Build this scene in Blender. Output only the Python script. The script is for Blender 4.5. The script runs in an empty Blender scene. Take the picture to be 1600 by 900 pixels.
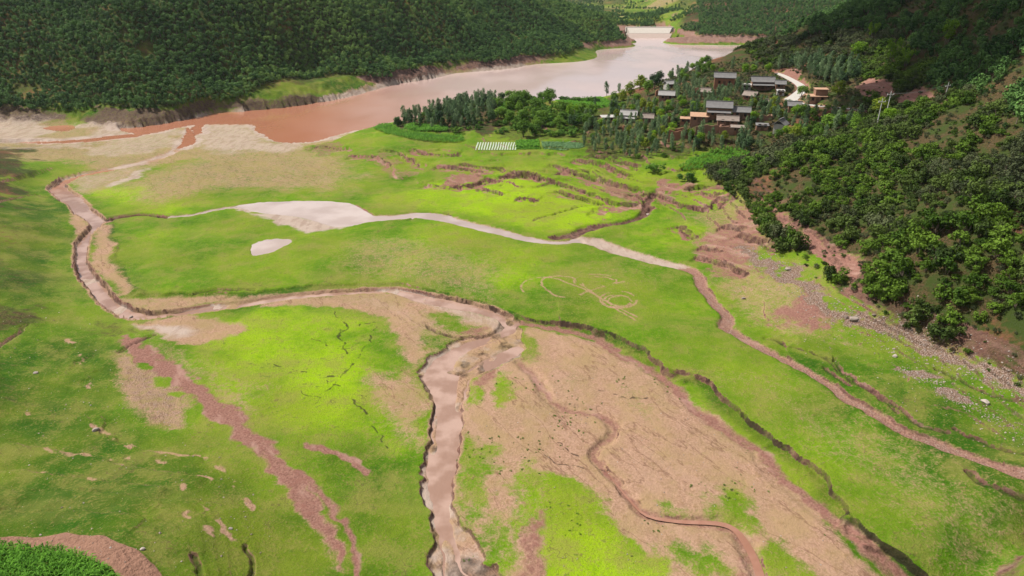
import bpy, bmesh, math, random
import numpy as np
from mathutils import Vector

# ------------------------------------------------------------------ camera, sky, sun, exposure
scene = bpy.context.scene
COL = scene.collection
FPX, PITCH, CAMH = 1066.667, math.radians(25.0), 70.0
CP, SP = math.cos(PITCH), math.sin(PITCH)
cam_d = bpy.data.cameras.new('camera')
cam_d.sensor_width = 36.0
cam_d.lens = 24.0
cam_d.clip_start = 1.0
cam_d.clip_end = 20000.0
cam = bpy.data.objects.new('camera', cam_d)
COL.objects.link(cam)
cam.location = (0, 0, CAMH)
cam.rotation_euler = (math.pi / 2 - PITCH, 0, 0)
scene.camera = cam

SUN_EL = math.radians(52.0)
SUN_AZ = math.radians(-66.0)            # from straight ahead (+Y), negative = to the left
to_sun = Vector((math.sin(SUN_AZ) * math.cos(SUN_EL), math.cos(SUN_AZ) * math.cos(SUN_EL), math.sin(SUN_EL)))
world = bpy.data.worlds.new('World')
scene.world = world
world.use_nodes = True
wt = world.node_tree
wt.nodes.clear()
w_out = wt.nodes.new('ShaderNodeOutputWorld')
w_bg = wt.nodes.new('ShaderNodeBackground')
w_bg.inputs['Strength'].default_value = 0.05
sky = wt.nodes.new('ShaderNodeTexSky')
sky.sky_type = 'NISHITA'
sky.sun_disc = False
sky.sun_elevation = SUN_EL
sky.sun_rotation = SUN_AZ
sky.dust_density = 2.0
wt.links.new(w_bg.outputs[0], w_out.inputs['Surface'])
# broken bright cumulus spread evenly over the whole sky
tc = wt.nodes.new('ShaderNodeTexCoord')
wn = wt.nodes.new('ShaderNodeTexNoise')
wn.inputs['Scale'].default_value = 2.2
wn.inputs['Detail'].default_value = 6.0
wt.links.new(tc.outputs['Generated'], wn.inputs['Vector'])
wr = wt.nodes.new('ShaderNodeMapRange')
wr.inputs['From Min'].default_value = 0.44
wr.inputs['From Max'].default_value = 0.62
wr.interpolation_type = 'SMOOTHSTEP'
wt.links.new(wn.outputs['Fac'], wr.inputs['Value'])
wm = wt.nodes.new('ShaderNodeMix')
wm.data_type = 'RGBA'
wm.inputs['B'].default_value = (13.5, 13.2, 13.4, 1)
wt.links.new(wr.outputs['Result'], wm.inputs['Factor'])
wt.links.new(sky.outputs[0], wm.inputs['A'])
wt.links.new(wm.outputs['Result'], w_bg.inputs['Color'])

sun_d = bpy.data.lights.new('sun', 'SUN')
sun_d.energy = 5.0
sun_d.angle = math.radians(0.5)
sun_d.color = (1.0, 0.955, 0.88)
sun = bpy.data.objects.new('sun', sun_d)
COL.objects.link(sun)
sun.location = (-300, 300, 500)
sun.rotation_euler = to_sun.to_track_quat('Z', 'Y').to_euler()

scene.render.engine = 'CYCLES'
scene.cycles.use_denoising = True
scene.cycles.max_bounces = 5
scene.cycles.diffuse_bounces = 2
scene.cycles.glossy_bounces = 2
scene.cycles.transmission_bounces = 2
scene.cycles.volume_bounces = 0
scene.cycles.transparent_max_bounces = 6
scene.view_settings.view_transform = 'Standard'
scene.view_settings.look = 'None'
scene.view_settings.exposure = 0.72
scene.view_settings.gamma = 1.0

random.seed(7)
RNG = np.random.default_rng(11)

# ------------------------------------------------------------------ helpers: naming, meshes, noise
def tag(o, label=None, cat=None, group=None, kind=None):
    if label: o['label'] = label
    if cat: o['category'] = cat
    if group: o['group'] = group
    if kind: o['kind'] = kind
    return o

def link(name, data, parent=None, loc=None, rotz=None):
    o = bpy.data.objects.new(name, data)
    COL.objects.link(o)
    if parent is not None: o.parent = parent
    if loc is not None: o.location = loc
    if rotz is not None: o.rotation_euler = (0, 0, rotz)
    return o

def mesh_np(name, V, quads=None, tris=None, mats=(), smooth=False):
    """mesh from numpy vertex array and index arrays"""
    me = bpy.data.meshes.new(name)
    V = np.asarray(V, np.float32)
    me.vertices.add(len(V))
    me.vertices.foreach_set('co', V.ravel())
    li, tot = [], []
    if quads is not None and len(quads):
        q = np.asarray(quads, np.int32); li.append(q.ravel()); tot.append(np.full(len(q), 4, np.int32))
    if tris is not None and len(tris):
        t = np.asarray(tris, np.int32); li.append(t.ravel()); tot.append(np.full(len(t), 3, np.int32))
    li = np.concatenate(li); tot = np.concatenate(tot)
    me.loops.add(len(li))
    me.loops.foreach_set('vertex_index', li)
    me.polygons.add(len(tot))
    st = np.concatenate([[0], np.cumsum(tot)[:-1]]).astype(np.int32)
    me.polygons.foreach_set('loop_start', st)
    me.polygons.foreach_set('use_smooth', np.full(len(tot), smooth))
    me.update(calc_edges=True)
    me.validate()
    for m in mats: me.materials.append(m)
    return me

def _hash(ix, iy, seed):
    h = (ix.astype(np.int64) * 374761393 + iy.astype(np.int64) * 668265263 + seed * 1274126177) & 0xFFFFFFFF
    h = ((h ^ (h >> 13)) * 1274126177) & 0xFFFFFFFF
    h = h ^ (h >> 16)
    return (h & 0xFFFF).astype(np.float32) / 65535.0

def vn(x, y, seed=0):
    """value noise 0..1"""
    x0 = np.floor(x); y0 = np.floor(y)
    fx = (x - x0).astype(np.float32); fy = (y - y0).astype(np.float32)
    ix = x0.astype(np.int64); iy = y0.astype(np.int64)
    fx = fx * fx * fx * (fx * (fx * 6 - 15) + 10); fy = fy * fy * fy * (fy * (fy * 6 - 15) + 10)
    a = _hash(ix, iy, seed); b = _hash(ix + 1, iy, seed); c = _hash(ix, iy + 1, seed); d = _hash(ix + 1, iy + 1, seed)
    return (a + (b - a) * fx) * (1 - fy) + (c + (d - c) * fx) * fy

def fbm(x, y, wl, octv=4, seed=0, gain=0.5):
    """fractal noise, about -1..1, first wavelength wl metres"""
    s = 0.0; a = 1.0; t = 0.0; f = 1.0 / wl
    for k in range(octv):
        s = s + a * (vn(x * f + 17.3 * k, y * f - 9.1 * k, seed + k * 31) * 2 - 1)
        t += a; a *= gain; f *= 2.03
    return s / t * 1.6

def ss(a, b, x):
    t = np.clip((x - a) / (b - a), 0, 1)
    return t * t * (3 - 2 * t)

# ------------------------------------------------------------------ surveying: photo bearing + height -> place
def row_tan(v):
    return np.tan(PITCH + np.arctan((np.asarray(v, float) - 450.0) / FPX))

def x_of(u, y, z):
    return (np.asarray(u, float) - 800.0) / FPX * (y * CP + (CAMH - z) * SP)

def pix(x, y, z):
    d = y * CP + (CAMH - z) * SP
    return 800 + x / d * FPX, 450 - (y * SP - (CAMH - z) * CP) / d * FPX

# control heights of the land: (u, v, z) seen points on known heights
CZ = [
 # dry lake bed
 (150,270,-1.3),(300,270,-1.0),(450,270,-0.8),(600,280,-0.4),(200,310,-0.9),(400,310,-0.7),(700,320,-0.1),(850,345,0.0),
 (250,400,-0.4),(450,400,-0.2),(650,390,-0.1),(850,430,0.0),(1000,440,0.1),(1080,500,0.0),(700,430,0),(400,440,-0.2),
 (1150,600,0),(1250,620,0.2),(1300,700,0),(1450,760,0.1),(1500,860,0.0),(1590,800,0.2),(1400,800,0),
 (300,490,-0.2),(450,540,0),(550,620,0),(450,680,0),(600,760,0),(550,860,0.0),(760,640,0),(900,600,0),(1000,680,0),(900,800,0),
 (1100,780,0),(1200,860,0),(800,880,0),(1000,940,0),(1400,960,0.2),(1600,900,0.0),(1600,980,0.1),(1750,900,0.8),(700,980,0),
 # flats by the water
 (400,225,-1.7),(350,215,-1.75),(200,212,-1.8),(100,232,-1.5),(60,205,-1.75),(470,240,-1.4),(230,240,-1.55),(0,200,-1.7),(-120,205,-1.0),
 (120,192,-1.6),
 # lake bottom
 (330,180,-2.6),(450,180,-3),(550,165,-4),(650,140,-5),(750,125,-6),(850,110,-6),(950,85,-6),(1010,72,-6),(1100,80,-6),
 (950,120,-6),(840,130,-6),
 # hillside of the left foreground
 (0,870,6.6),(100,880,6.6),(200,905,5.9),(0,832,5.6),(150,832,5.6),(212,852,5.4),(250,900,5.2),(0,790,4.4),(150,790,4.4),(250,800,4.2),(310,850,4.0),(322,905,3.8),
 (0,735,3.2),(140,750,3.2),(278,762,3.0),(345,815,2.6),(356,905,2.4),(0,690,2.2),(75,698,2.1),(170,720,2.0),(326,748,1.6),(376,800,1.3),(395,900,1.2),(150,660,1.2),(182,690,1.1),(320,712,.8),(366,755,.6),(430,860,.3),(400,740,.25),(470,880,.05),
 (0,630,2.2),(0,570,2.6),(60,600,1.7),(136,606,1.0),(105,530,1.0),(190,600,.4),(210,560,0.3),(300,640,0.2),(0,500,3.4),(70,490,1.4),(170,510,0.2),(0,420,4),(70,390,0.6),(0,330,4),(40,300,1.0),(0,245,4.6),(45,245,0.2),
 (80,320,-0.6),(-160,600,9),(-160,420,9),(-160,300,13),(-220,900,11),(-60,240,8),(0,975,8.4),(200,990,7),
 # the rise on the right up to the stony foot of the hill
 (1110,380,0.6),(1150,440,0.8),(1190,510,0.4),(1250,480,2.0),(1300,560,1.4),(1400,600,2.4),(1450,640,2.0),(1600,700,2.2),(1500,600,3.6),
 (1190,400,3.6),(1300,462,4.2),(1400,505,4.4),(1500,545,5.0),(1600,592,5.6),(1160,330,4.0),(1090,345,1.2),(1700,640,7),(1700,760,3.5),
 # tongue of land with fields and village
 (500,226,-0.6),(560,215,0.3),(600,215,1.6),(600,262,-0.2),(560,245,-0.3),(700,240,2.2),(700,275,0.3),(750,231,3.4),(830,231,4.0),(800,285,0.8),
 (905,285,1.2),(905,232,4.4),(960,245,4.4),(950,310,0.6),(1000,275,3.0),(1005,320,0.6),(1060,252,6),(1110,243,7.2),(1070,290,3.2),(1080,320,1.6),(1150,268,6.2),
 (1120,305,3.2),(1165,238,9),(1200,255,10),
 (640,195,3.0),(700,172,4.6),(780,160,6.2),(860,165,6.2),(860,200,5.2),(930,165,7.0),(930,200,6.0),(760,200,4.4),
]
# (u, v, y): seen points at a chosen distance
CY = [
 (980,150,378),(1010,132,398),(1000,200,298),(1050,205,288),(1050,160,330),(1100,182,284),(1130,133,338),(1180,135,335),(1100,215,265),
 (1150,180,282),(1210,203,262),(1250,150,312),(1240,120,345),(1300,165,266),(1300,130,312),(1300,200,236),(1090,108,418),(1150,85,430),(1250,45,430),(1330,8,430),
 (1200,100,380),(1400,150,250),(1400,185,228),(1480,150,222),(1400,80,322),(1500,80,268),(1400,0,378),(1500,0,310),(1600,0,247),(1600,100,200),(1600,198,161),
 (1400,300,164),(1400,400,138),(1300,300,182),(1300,400,154),(1500,400,126),(1500,300,143),(1600,300,138),(1600,450,114),(1250,250,212),(1700,100,180),(1800,200,140),(1900,400,105),
 # left hill
 (0,90,408),(200,95,395),(400,85,435),(600,65,533),(-200,90,400),
 (0,0,447),(200,0,430),(400,0,480),(600,0,578),(700,0,642),(100,150,376),(300,150,380),(500,100,470),
 (850,62,640),(850,28,760),(950,34,775),(780,60,625),(800,30,690),(960,58,778),
 # far shore, dam valley
 (1050,42,880),(1050,20,955),(1100,0,1000),(1200,0,985),(1280,8,1050),(1120,55,800),(1190,50,810),
 (1000,30,1100),(1000,12,1400),(900,6,1500),(1000,-2,1750),(830,14,1080),(930,14,1250),(1030,22,1150),
]
# (u, y, z): bearing, distance, height (behind crests)
CU = [
 (0,560,105),(200,540,108),(400,600,100),(600,710,88),(700,780,64),(780,820,44),(-300,480,110),(-700,330,80),(-1200,150,60),(-400,380,40),
 (870,900,18),(960,860,14),(975,800,4),
 (0,366,0.6),(100,362,0.8),(200,350,0.6),(300,372,0.8),(400,394,0.8),(500,425,0.6),(600,488,1.0),(700,548,0.8),(800,585,0.8),(880,618,0.5),(985,790,0.5),
 (880,436,-4),(800,432,-4),(720,402,-3),(960,432,-4),(660,372,-2.5),(1020,446,-4),(1090,470,-5),(1150,492,-5),(1250,520,-2),(1330,560,6),(1180,620,-6),(1250,640,-6),(1330,690,-2),
 (1050,788,1),(1110,778,1),(1170,782,1),(1250,790,2),(1015,905,-1),(1015,820,-5),(1400,470,70),(1500,400,72),(1600,340,80),(1800,260,100),(2200,150,110),(3000,60,110),
 (1400,900,60),(1300,1100,70),(1300,1600,110),(1150,1500,90),(1050,1400,30),(600,1300,60),(760,1250,30),
]
# plain places
CW = [(72,71,0.1),(86,56,0.3),(60,30,0.1),(30,20,0),(100,78,2.0),(0,-60,0),(0,-300,2),(-300,-100,30),(250,-100,60),(190,20,20),(180,60,14),(-80,20,9),(-500,2500,170),(200,2900,150),(900,2500,190),
      (-1500,1500,220),(1600,1500,220),(-1500,0,160),(1500,0,190),(0,-1500,60),(-1000,-1000,100),(1000,-1000,120),(300,4500,260),(-2500,4000,300),(3000,4000,300),
      (0,2100,40)]
P = []
for u, v, z in CZ:
    y = (CAMH - z) / row_tan(v); P.append((x_of(u, y, z), y, z))
for u, v, y in CY:
    z = CAMH - y * row_tan(v); P.append((x_of(u, y, z), y, z))
for u, y, z in CU:
    P.append((x_of(u, y, z), y, z))
P += CW
P = np.array(P, float)
_c2 = 7.0 ** 2
def _phi(ax, ay, bx, by):
    return np.sqrt((ax - bx) ** 2 + (ay - by) ** 2 + _c2)
_n = len(P)
_A = np.zeros((_n + 3, _n + 3))
_A[:_n, :_n] = _phi(P[:, None, 0], P[:, None, 1], P[None, :, 0], P[None, :, 1]) - 0.6 * np.eye(_n)
_A[:_n, _n] = 1; _A[:_n, _n + 1] = P[:, 0] * .001; _A[:_n, _n + 2] = P[:, 1] * .001
_A[_n:, :_n] = _A[:_n, _n:].T
_w = np.linalg.solve(_A, np.concatenate([P[:, 2], [0, 0, 0]]))
def zb(x, y):
    """height of the land form"""
    x = np.asarray(x, float); y = np.asarray(y, float)
    sh = x.shape; x = x.ravel(); y = y.ravel()
    out = np.empty(len(x))
    w32 = _w[:_n].astype(np.float32)
    px = P[:, 0].astype(np.float32); py = P[:, 1].astype(np.float32)
    for a in range(0, len(x), 20000):
        xs = x[a:a + 20000].astype(np.float32)[:, None]; ys = y[a:a + 20000].astype(np.float32)[:, None]
        out[a:a + 20000] = np.sqrt((xs - px) ** 2 + (ys - py) ** 2 + np.float32(_c2)) @ w32
    out += _w[_n] + _w[_n + 1] * x * .001 + _w[_n + 2] * y * .001
    return out.reshape(sh)

_ys = np.concatenate([np.arange(20, 320, 0.5), np.arange(320, 900, 1.5), np.arange(900, 4000, 10.)])
def survey(pts, zf=None):
    """where the sight line through each photo point meets the land"""
    zf = zf or zb
    pts = np.asarray(pts, float)
    res = np.zeros((len(pts), 2))
    for i, (u, v) in enumerate(pts):
        t = row_tan(v); zr = CAMH - _ys * t
        k = zr > -6.5
        y = _ys[k]; z = zr[k]; x = x_of(u, y, z)
        d = zf(x, y) - z
        h = np.nonzero(d > 0)[0]
        if len(h) == 0: j = len(y) - 1; f = 0
        else:
            j = h[0]
            if j == 0: f = 0
            else:
                f = d[j - 1] / (d[j - 1] - d[j]) - 1
        yy = y[j] + (f * (y[j] - y[j - 1]) if j > 0 else 0)
        res[i] = (x_of(u, yy, CAMH - yy * t), yy)
    return res

def smooth_line(p, n=3, closed=False):
    """Catmull-Rom refine"""
    p = np.asarray(p, float); N = len(p); out = []
    for i in range(N if closed else N - 1):
        g = lambda k: p[k % N] if closed else p[min(max(k, 0), N - 1)]
        a, b, c, d = g(i - 1), g(i), g(i + 1), g(i + 2)
        for s in range(n):
            t = s / n
            out.append(0.5 * (2 * b + (c - a) * t + (2 * a - 5 * b + 4 * c - d) * t * t + (3 * b - a - 3 * c + d) * t ** 3))
    if not closed: out.append(p[-1])
    return np.array(out)

def seg_dist(X, Y, p, closed, want_t=False):
    best = np.full(X.shape, 1e9, np.float32); bt = np.zeros(X.shape, np.float32) if want_t else None
    N = len(p)
    for i in range(N if closed else N - 1):
        ax, ay = p[i]; bx, by = p[(i + 1) % N]
        dx, dy = bx - ax, by - ay
        l2 = dx * dx + dy * dy + 1e-9
        t = np.clip(((X - ax) * dx + (Y - ay) * dy) / l2, 0, 1)
        d = (X - ax - t * dx) ** 2 + (Y - ay - t * dy) ** 2
        if want_t:
            m = d < best; bt = np.where(m, (i + t) / (N - 1), bt); best = np.where(m, d, best)
        else:
            best = np.minimum(best, d)
    return (np.sqrt(best), bt) if want_t else np.sqrt(best)

def inside(X, Y, p):
    r = np.zeros(X.shape, bool); N = len(p); j = N - 1
    for i in range(N):
        xi, yi = p[i]; xj, yj = p[j]
        c = (yi > Y) != (yj > Y)
        r ^= c & (X < (xj - xi) * (Y - yi) / (yj - yi + 1e-12) + xi)
        j = i
    return r

# ------------------------------------------------------------------ traced outlines (photo points, placed on the land by survey())
def L(px, n=3): return smooth_line(survey(px), n)
def A(px, n=3): return smooth_line(survey(px), n, True)

LAKE = A([(180,197),(240,190),(300,180),(400,166),(460,159),(510,155),(560,148),(600,136),(625,128),(700,119),(760,109),(800,107),(850,106),(900,120),(800,140),(700,158),
          (640,180),(600,194),(545,206),(500,218),(470,223),(430,220),(402,208),(394,199),(400,187),(360,187),(336,191),(328,199),(312,212),(300,226),(284,228),(296,213),(304,202),
          (290,202),(262,206),(232,210),(205,214),(180,217),(120,222),(60,224),(0,222),(-60,221),(-60,218),(0,218),(60,219),(120,218),(170,211),(212,208),(190,203)], 2)
RIV_A = survey([(296,205),(290,215),(280,226),(265,237),(240,246),(200,257),(165,264),(130,268),(100,273),(76,284),(72,291),(87,305),(103,317),(113,330),(132,340),(140,347),(136,353),(124,363),(117,376),
          (114,400),(120,422),(134,443),(150,464),(168,480),(186,490),(206,494),(240,491),(300,484),(350,475),(400,467),(450,460),(500,455),(560,450),(608,448),(650,463),(700,474),(750,482),(778,492),(786,500),(776,509),
          (740,521),(706,534),(684,548),(668,566),(661,578),(671,598),(680,625),(673,660),(670,690),(667,722),(675,765),(680,812),(690,852),(697,915),
          (750,915),(727,872),(711,832),(700,790),(708,742),(719,690),(722,645),(725,600),(731,584),(752,572),(790,553),(812,541),(815,532),(808,528),(780,538),(742,556),(716,574),(700,570),(716,546),(742,532),(776,521),(800,509),(807,498),
          (800,488),(770,474),(720,462),(660,450),(620,443),(560,444),(500,448),(450,453),(400,460),(330,469),(270,479),(230,481),(205,475),(188,466),(166,447),(148,424),(134,402),(133,386),(140,366),(155,352),(166,343),
          (157,335),(141,324),(126,306),(111,297),(100,286),(122,275),(160,268),(200,261),(245,251),(272,240),(288,229),(302,222)])
BED_C = A([(790,482),(808,492),(813,515),(817,537),(802,552),(742,577),(727,600),(724,640),(720,690),(708,745),(716,800),(762,862),(806,915),(688,915),(676,820),(663,740),(666,685),(676,622),(657,573),(690,540),(715,521),(765,513),(776,494)], 2)
S1 = [(176,350),(184,380),(196,420),(204,448),(260,456),(330,455),(400,452),(450,445),(500,440),(560,437),(610,437),(660,445),(700,454),(750,467),(800,481),(830,491),(880,500),(920,511),(960,523),(1000,539),(1020,558),
      (1040,571),(1090,586),(1120,602),(1135,626),(1170,654),(1200,679),(1240,704),(1270,729),(1290,744),(1295,764),(1315,789),(1325,804),(1360,839),(1400,869),(1440,897),(1470,925)]
LOWER = np.concatenate([L(S1, 3), survey([(1500,1100),(700,1100),(300,1000),(420,800),(380,700),(250,560),(150,470),(120,380),(150,355)])])
POND1 = A([(372,322),(402,316),(450,314),(520,314),(552,319),(572,329),(584,339),(562,349),(532,353),(500,347),(468,339),(430,335),(400,330)])
POND2 = A([(392,385),(402,378),(428,374),(455,374),(442,385),(418,395),(398,397)])
ST_D = L([(575,341),(600,340),(625,338),(652,335),(682,338),(720,347),(760,356),(800,366),(850,377),(882,378),(905,375)])
W_D = [3.2,3.0,2.6,2.8,3.0,2.6,2.4,2.0,1.6,1.2,1.5]
ST_W = L([(375,321),(340,327),(300,335),(262,339)])
GUL_W = L([(262,339),(222,335),(200,337),(182,339),(166,343)])
ST_E = L([(905,373),(930,377),(962,389),(1000,400),(1042,411),(1080,421),(1095,435),(1106,460),(1126,482),(1140,495),(1135,510),(1162,526),(1204,549),(1262,580),(1300,600),(1332,625),(1402,665),(1462,690),(1532,715),(1610,737)])
W_E = [2.6,3.6,3.4,2.8,2.0,1.6,1.4,1.2,1.2,1.5,1.5,1.1,.9,.8,.8,.8,.7,.8,.9,1.0]
ST_F = L([(812,492),(850,501),(900,511),(940,530),(980,549),(1012,566),(1040,584),(1050,602),(1080,622),(1104,645),(1150,673),(1184,693),(1204,720),(1232,746),(1262,771),(1302,801),(1342,839),(1384,871),(1430,912)])
W_F = [1.2,1.4,1.5,1.6,1.8,1.4,1.2,1.4,1.6,1.4,1.5,1.5,2.2,2.3,2.2,2.0,1.8,1.8,1.8]
ST_G = L([(815,555),(835,575),(850,595),(856,611),(880,628),(920,630),(946,641),(958,660),(947,680),(931,695),(940,715),(960,740),(985,770),(1012,794),(1062,803),(1122,806),(1150,816),(1170,841),(1185,871),(1198,912)])
W_G = [1.3,1.2,1.2,1.2,1.0,0.9,0.9,0.9,0.9,0.8,0.8,0.8,0.8,0.7,0.7,1.1,1.3,1.2,1.0,1.0]
GUL_P = L([(868,371),(892,366),(915,357),(945,351),(985,345),(1008,332),(1012,318),(1022,300)])
ROAD_PX = [(1213,114),(1222,117),(1232,122),(1241,127),(1248,131),(1253,136),(1253,141),(1247,147),(1240,153),(1236,157),(1250,161),(1272,165),(1305,168),(1350,170)]

# ------------------------------------------------------------------ ground grid (finer towards the drone's side, one sheet to the horizon)
_rr = [2., 8, 14, 20, 26, 32, 38, 43, 47, 50, 52.5, 54.5]
r = 55.0
while r < 300: _rr.append(r); r *= 1.0030
while r < 950: _rr.append(r); r *= 1.0050
while r < 9000: _rr.append(r); r *= 1.028
RR = np.array(_rr)
_th = list(np.linspace(-43.5, 43.5, 960))
_lo = list(-43.5 - np.cumsum(np.linspace(.3, 8, 33)))[::-1]
_lo = [t for t in _lo if t > -180]
_hi = [-t for t in _lo[::-1]]
TH = np.radians(np.array(_lo + _th + _hi))
NR, NT = len(RR), len(TH)
GX = (RR[:, None] * np.sin(TH)[None, :]).ravel()
GY = (RR[:, None] * np.cos(TH)[None, :]).ravel()
NV = NR * NT
Z = zb(GX, GY)
ZB = Z.copy()
# wobble that makes traced edges ragged
N7x = fbm(GX, GY, 9, 3, 101).astype(np.float32); N7y = fbm(GX, GY, 9, 3, 202).astype(np.float32)
N2x = fbm(GX, GY, 1.9, 2, 303).astype(np.float32); N2y = fbm(GX, GY, 1.9, 2, 404).astype(np.float32)
XF = GX.astype(np.float32); YF = GY.astype(np.float32)
FRAME = (np.abs(np.arctan2(GX, GY)) < math.radians(46)) & (GY > 0)

def near(p, margin):
    p = np.asarray(p)
    return np.nonzero((XF > p[:, 0].min() - margin) & (XF < p[:, 0].max() + margin) & (YF > p[:, 1].min() - margin) & (YF < p[:, 1].max() + margin))[0]

def sd(p, margin=14, w1=1.0, w2=0.35):
    """(vertex indices, signed distance to outline; negative inside)"""
    p = np.asarray(p)
    i = near(p, margin + w1 + w2)
    x = XF[i] + w1 * N7x[i] + w2 * N2x[i]; y = YF[i] + w1 * N7y[i] + w2 * N2y[i]
    d = seg_dist(x, y, p, True)
    return i, np.where(inside(x, y, p), -d, d)

def ld(p, margin=10, w1=0.5, w2=0.25):
    p = np.asarray(p)
    i = near(p, margin)
    x = XF[i] + w1 * N7x[i] + w2 * N2x[i]; y = YF[i] + w1 * N7y[i] + w2 * N2y[i]
    d, t = seg_dist(x, y, p, False, True)
    return i, d, t

# -- hills: spurs, gullies and roughness
# gap of the dam and the old valley behind it
_dx = np.abs(GX - x_of(1015, 860., 0)); _dm = ss(46, 34, _dx) * (GY > 800) * (GY < 960)
Z = np.where(_dm > 0, Z * (1 - _dm) + _dm * np.minimum(Z, np.where(GY < 890, -6.0, 1.0)), Z); ZB = Z.copy()
HILL = (ss(5, 22, Z) * ss(120, 165, np.hypot(GX, GY)) + 0).astype(np.float32)
LEFT = ss(30, -20, GX + 0.0 * GY - (GY - 560) * 0.55) * ss(300, 350, GY)       # the slope west of the lake
# gullies run down the left slope (towards the water), spurs between them
_s = GX * 0.78 + GY * 0.62
_c = -GX * 0.62 + GY * 0.78
_g = fbm(_s + 0.18 * _c, _c * 0.22, 62, 3, 51)
_g2 = fbm(_s - 0.1 * _c, _c * 0.3, 26, 3, 52)
Z += HILL * LEFT * (15.0 * _g + 5.0 * _g2)
Z += HILL * (1 - LEFT) * (2.2 * fbm(GX, GY, 48, 3, 61) + 1.2 * fbm(GX, GY, 16, 3, 62)) * ss(0, 1, GY / 300 + 0.4)
Z += ss(900, 1600, GY) * 14 * fbm(GX, GY, 330, 4, 71)
Z += ss(1, 4, ZB) * FRAME * 0.35 * fbm(GX, GY, 6, 3, 81)
Z += 0.10 * fbm(GX, GY, 14, 3, 82) + 0.035 * fbm(GX, GY, 2.6, 3, 83)
# raw banks below the old water line: broken rock ribs
BANK = np.clip(ss(-2.4, -0.6, ZB) * ss(7, 3.6, ZB), 0, 1) * ss(330, 350, GY) * np.maximum(LEFT, ss(680, 740, GY))
Z += BANK * (1.9 * np.abs(fbm(_s + .3 * _c, _c * 0.5, 11, 3, 91)) + 1.3 * np.abs(fbm(GX, GY, 4.5, 3, 92)))

# -- terraces on the tongue and on the hillside in the left foreground
def terrace(px, step, nz, wl, sharp, keep, seed, soft=8):
    i, d = sd(A(px, 2), 20, 3, 0)
    w = ss(soft, -soft, d)
    z = Z[i]
    q = z / step + nz * fbm(XF[i], YF[i], wl, 3, seed)
    k = np.floor(q); f = q - k
    g = keep * f + (1 - keep) * ss(sharp, 0.985, f)
    m = w * ss(-0.75, -0.05, fbm(XF[i], YF[i], wl * 0.9, 2, seed + 5))
    Z[i] = z + m * ((k + g) - q) * step
terrace([(490,232),(560,212),(640,190),(780,165),(900,180),(1000,212),(1180,222),(1200,300),(1150,345),(1090,350),(1020,338),(900,332),(780,305),(640,288),(540,262)], 1.05, 0.55, 24, 0.925, 0.25, 501)
terrace([(-260,560),(100,560),(210,600),(320,690),(370,780),(380,960),(-300,1000)], 0.6, 0.30, 24, 0.70, 0.88, 601)
terrace([(1180,400),(1300,465),(1420,515),(1620,600),(1620,725),(1500,700),(1380,640),(1260,570),(1160,510),(1120,440),(1130,380)], 0.8, 0.4, 18, 0.90, 0.45, 651)

# -- low ground south of the long cut bank
i, d = sd(LOWER, 6, 1.0, 0.35)
soft_edge = seg_dist(XF[i], YF[i], survey([(420,960),(420,800),(380,700),(250,560),(150,470),(120,380),(150,355),(175,352)]), False)
Z[i] -= 1.15 * ss(0.15, -0.2, d) * ss(2, 22, soft_edge)
LOWW = np.zeros(NV, np.float32); LOWW[i] = ss(0.3, -0.3, d)
# toe of slumped turf under the bank
toe, td, tt = ld(L(S1), 8, 1.2, 0.6)
Z[toe] += LOWW[toe] * ss(3.2, 0.3, td) * (.18 + .85 * ss(-.25, .55, fbm(XF[toe], YF[toe], 6.5, 3, 77))) * (0.8 + 0.5 * N2x[toe])

# -- channel of the braided river
i, d = sd(BED_C, 6, 0.7, 0.45)
BEDW = np.zeros(NV, np.float32); BEDW[i] = ss(0.3, -0.3, d)
Z[i] += BEDW[i] * (-1.84 + 0.10 * N7y[i] - Z[i])
i, d = sd(RIV_A, 8, 0.35, 0.25)
RIVW = np.zeros(NV, np.float32); RIVW[i] = ss(0.2, -0.2, d); RIVD = np.full(NV, 99, np.float32); RIVD[i] = d
fl = ss(0, -1.2, d); bars = .26 * ss(.25, .75, fbm(XF[i] * 1.6, YF[i] * .45, 7, 3, 641)) * (YF[i] < 165) * ss(0, -.6, d)
Z[i] = np.where(d < 0.35, Z[i] + ss(0.35, -0.25, d) * (-2.04 - 0.10 * fl + bars + 0.04 * N2x[i] - Z[i]), np.maximum(Z[i], -1.86 + 0.02 * N7x[i]))
# low shelving banks beside the river
i = np.nonzero((RIVD > .3) & (RIVD < 16) & (Z > -1.3))[0]
Z[i] -= .62 * ss(16, 1.0, RIVD[i]) * (Z[i] + 1.3) * (1 - .0 * LOWW[i])
# -- lake margin
i, d = sd(LAKE, 40, 1.2, 0.5)
LAKED = np.full(NV, 99, np.float32); LAKED[i] = d
Z[i] = np.where(d < 0, np.minimum(Z[i], -2.03 - 0.03 * np.minimum(-d, 40)), np.where((d < 40) & (ZB[i] > -2.1), np.maximum(Z[i], -1.97 + 0.006 * d), Z[i]))
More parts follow.
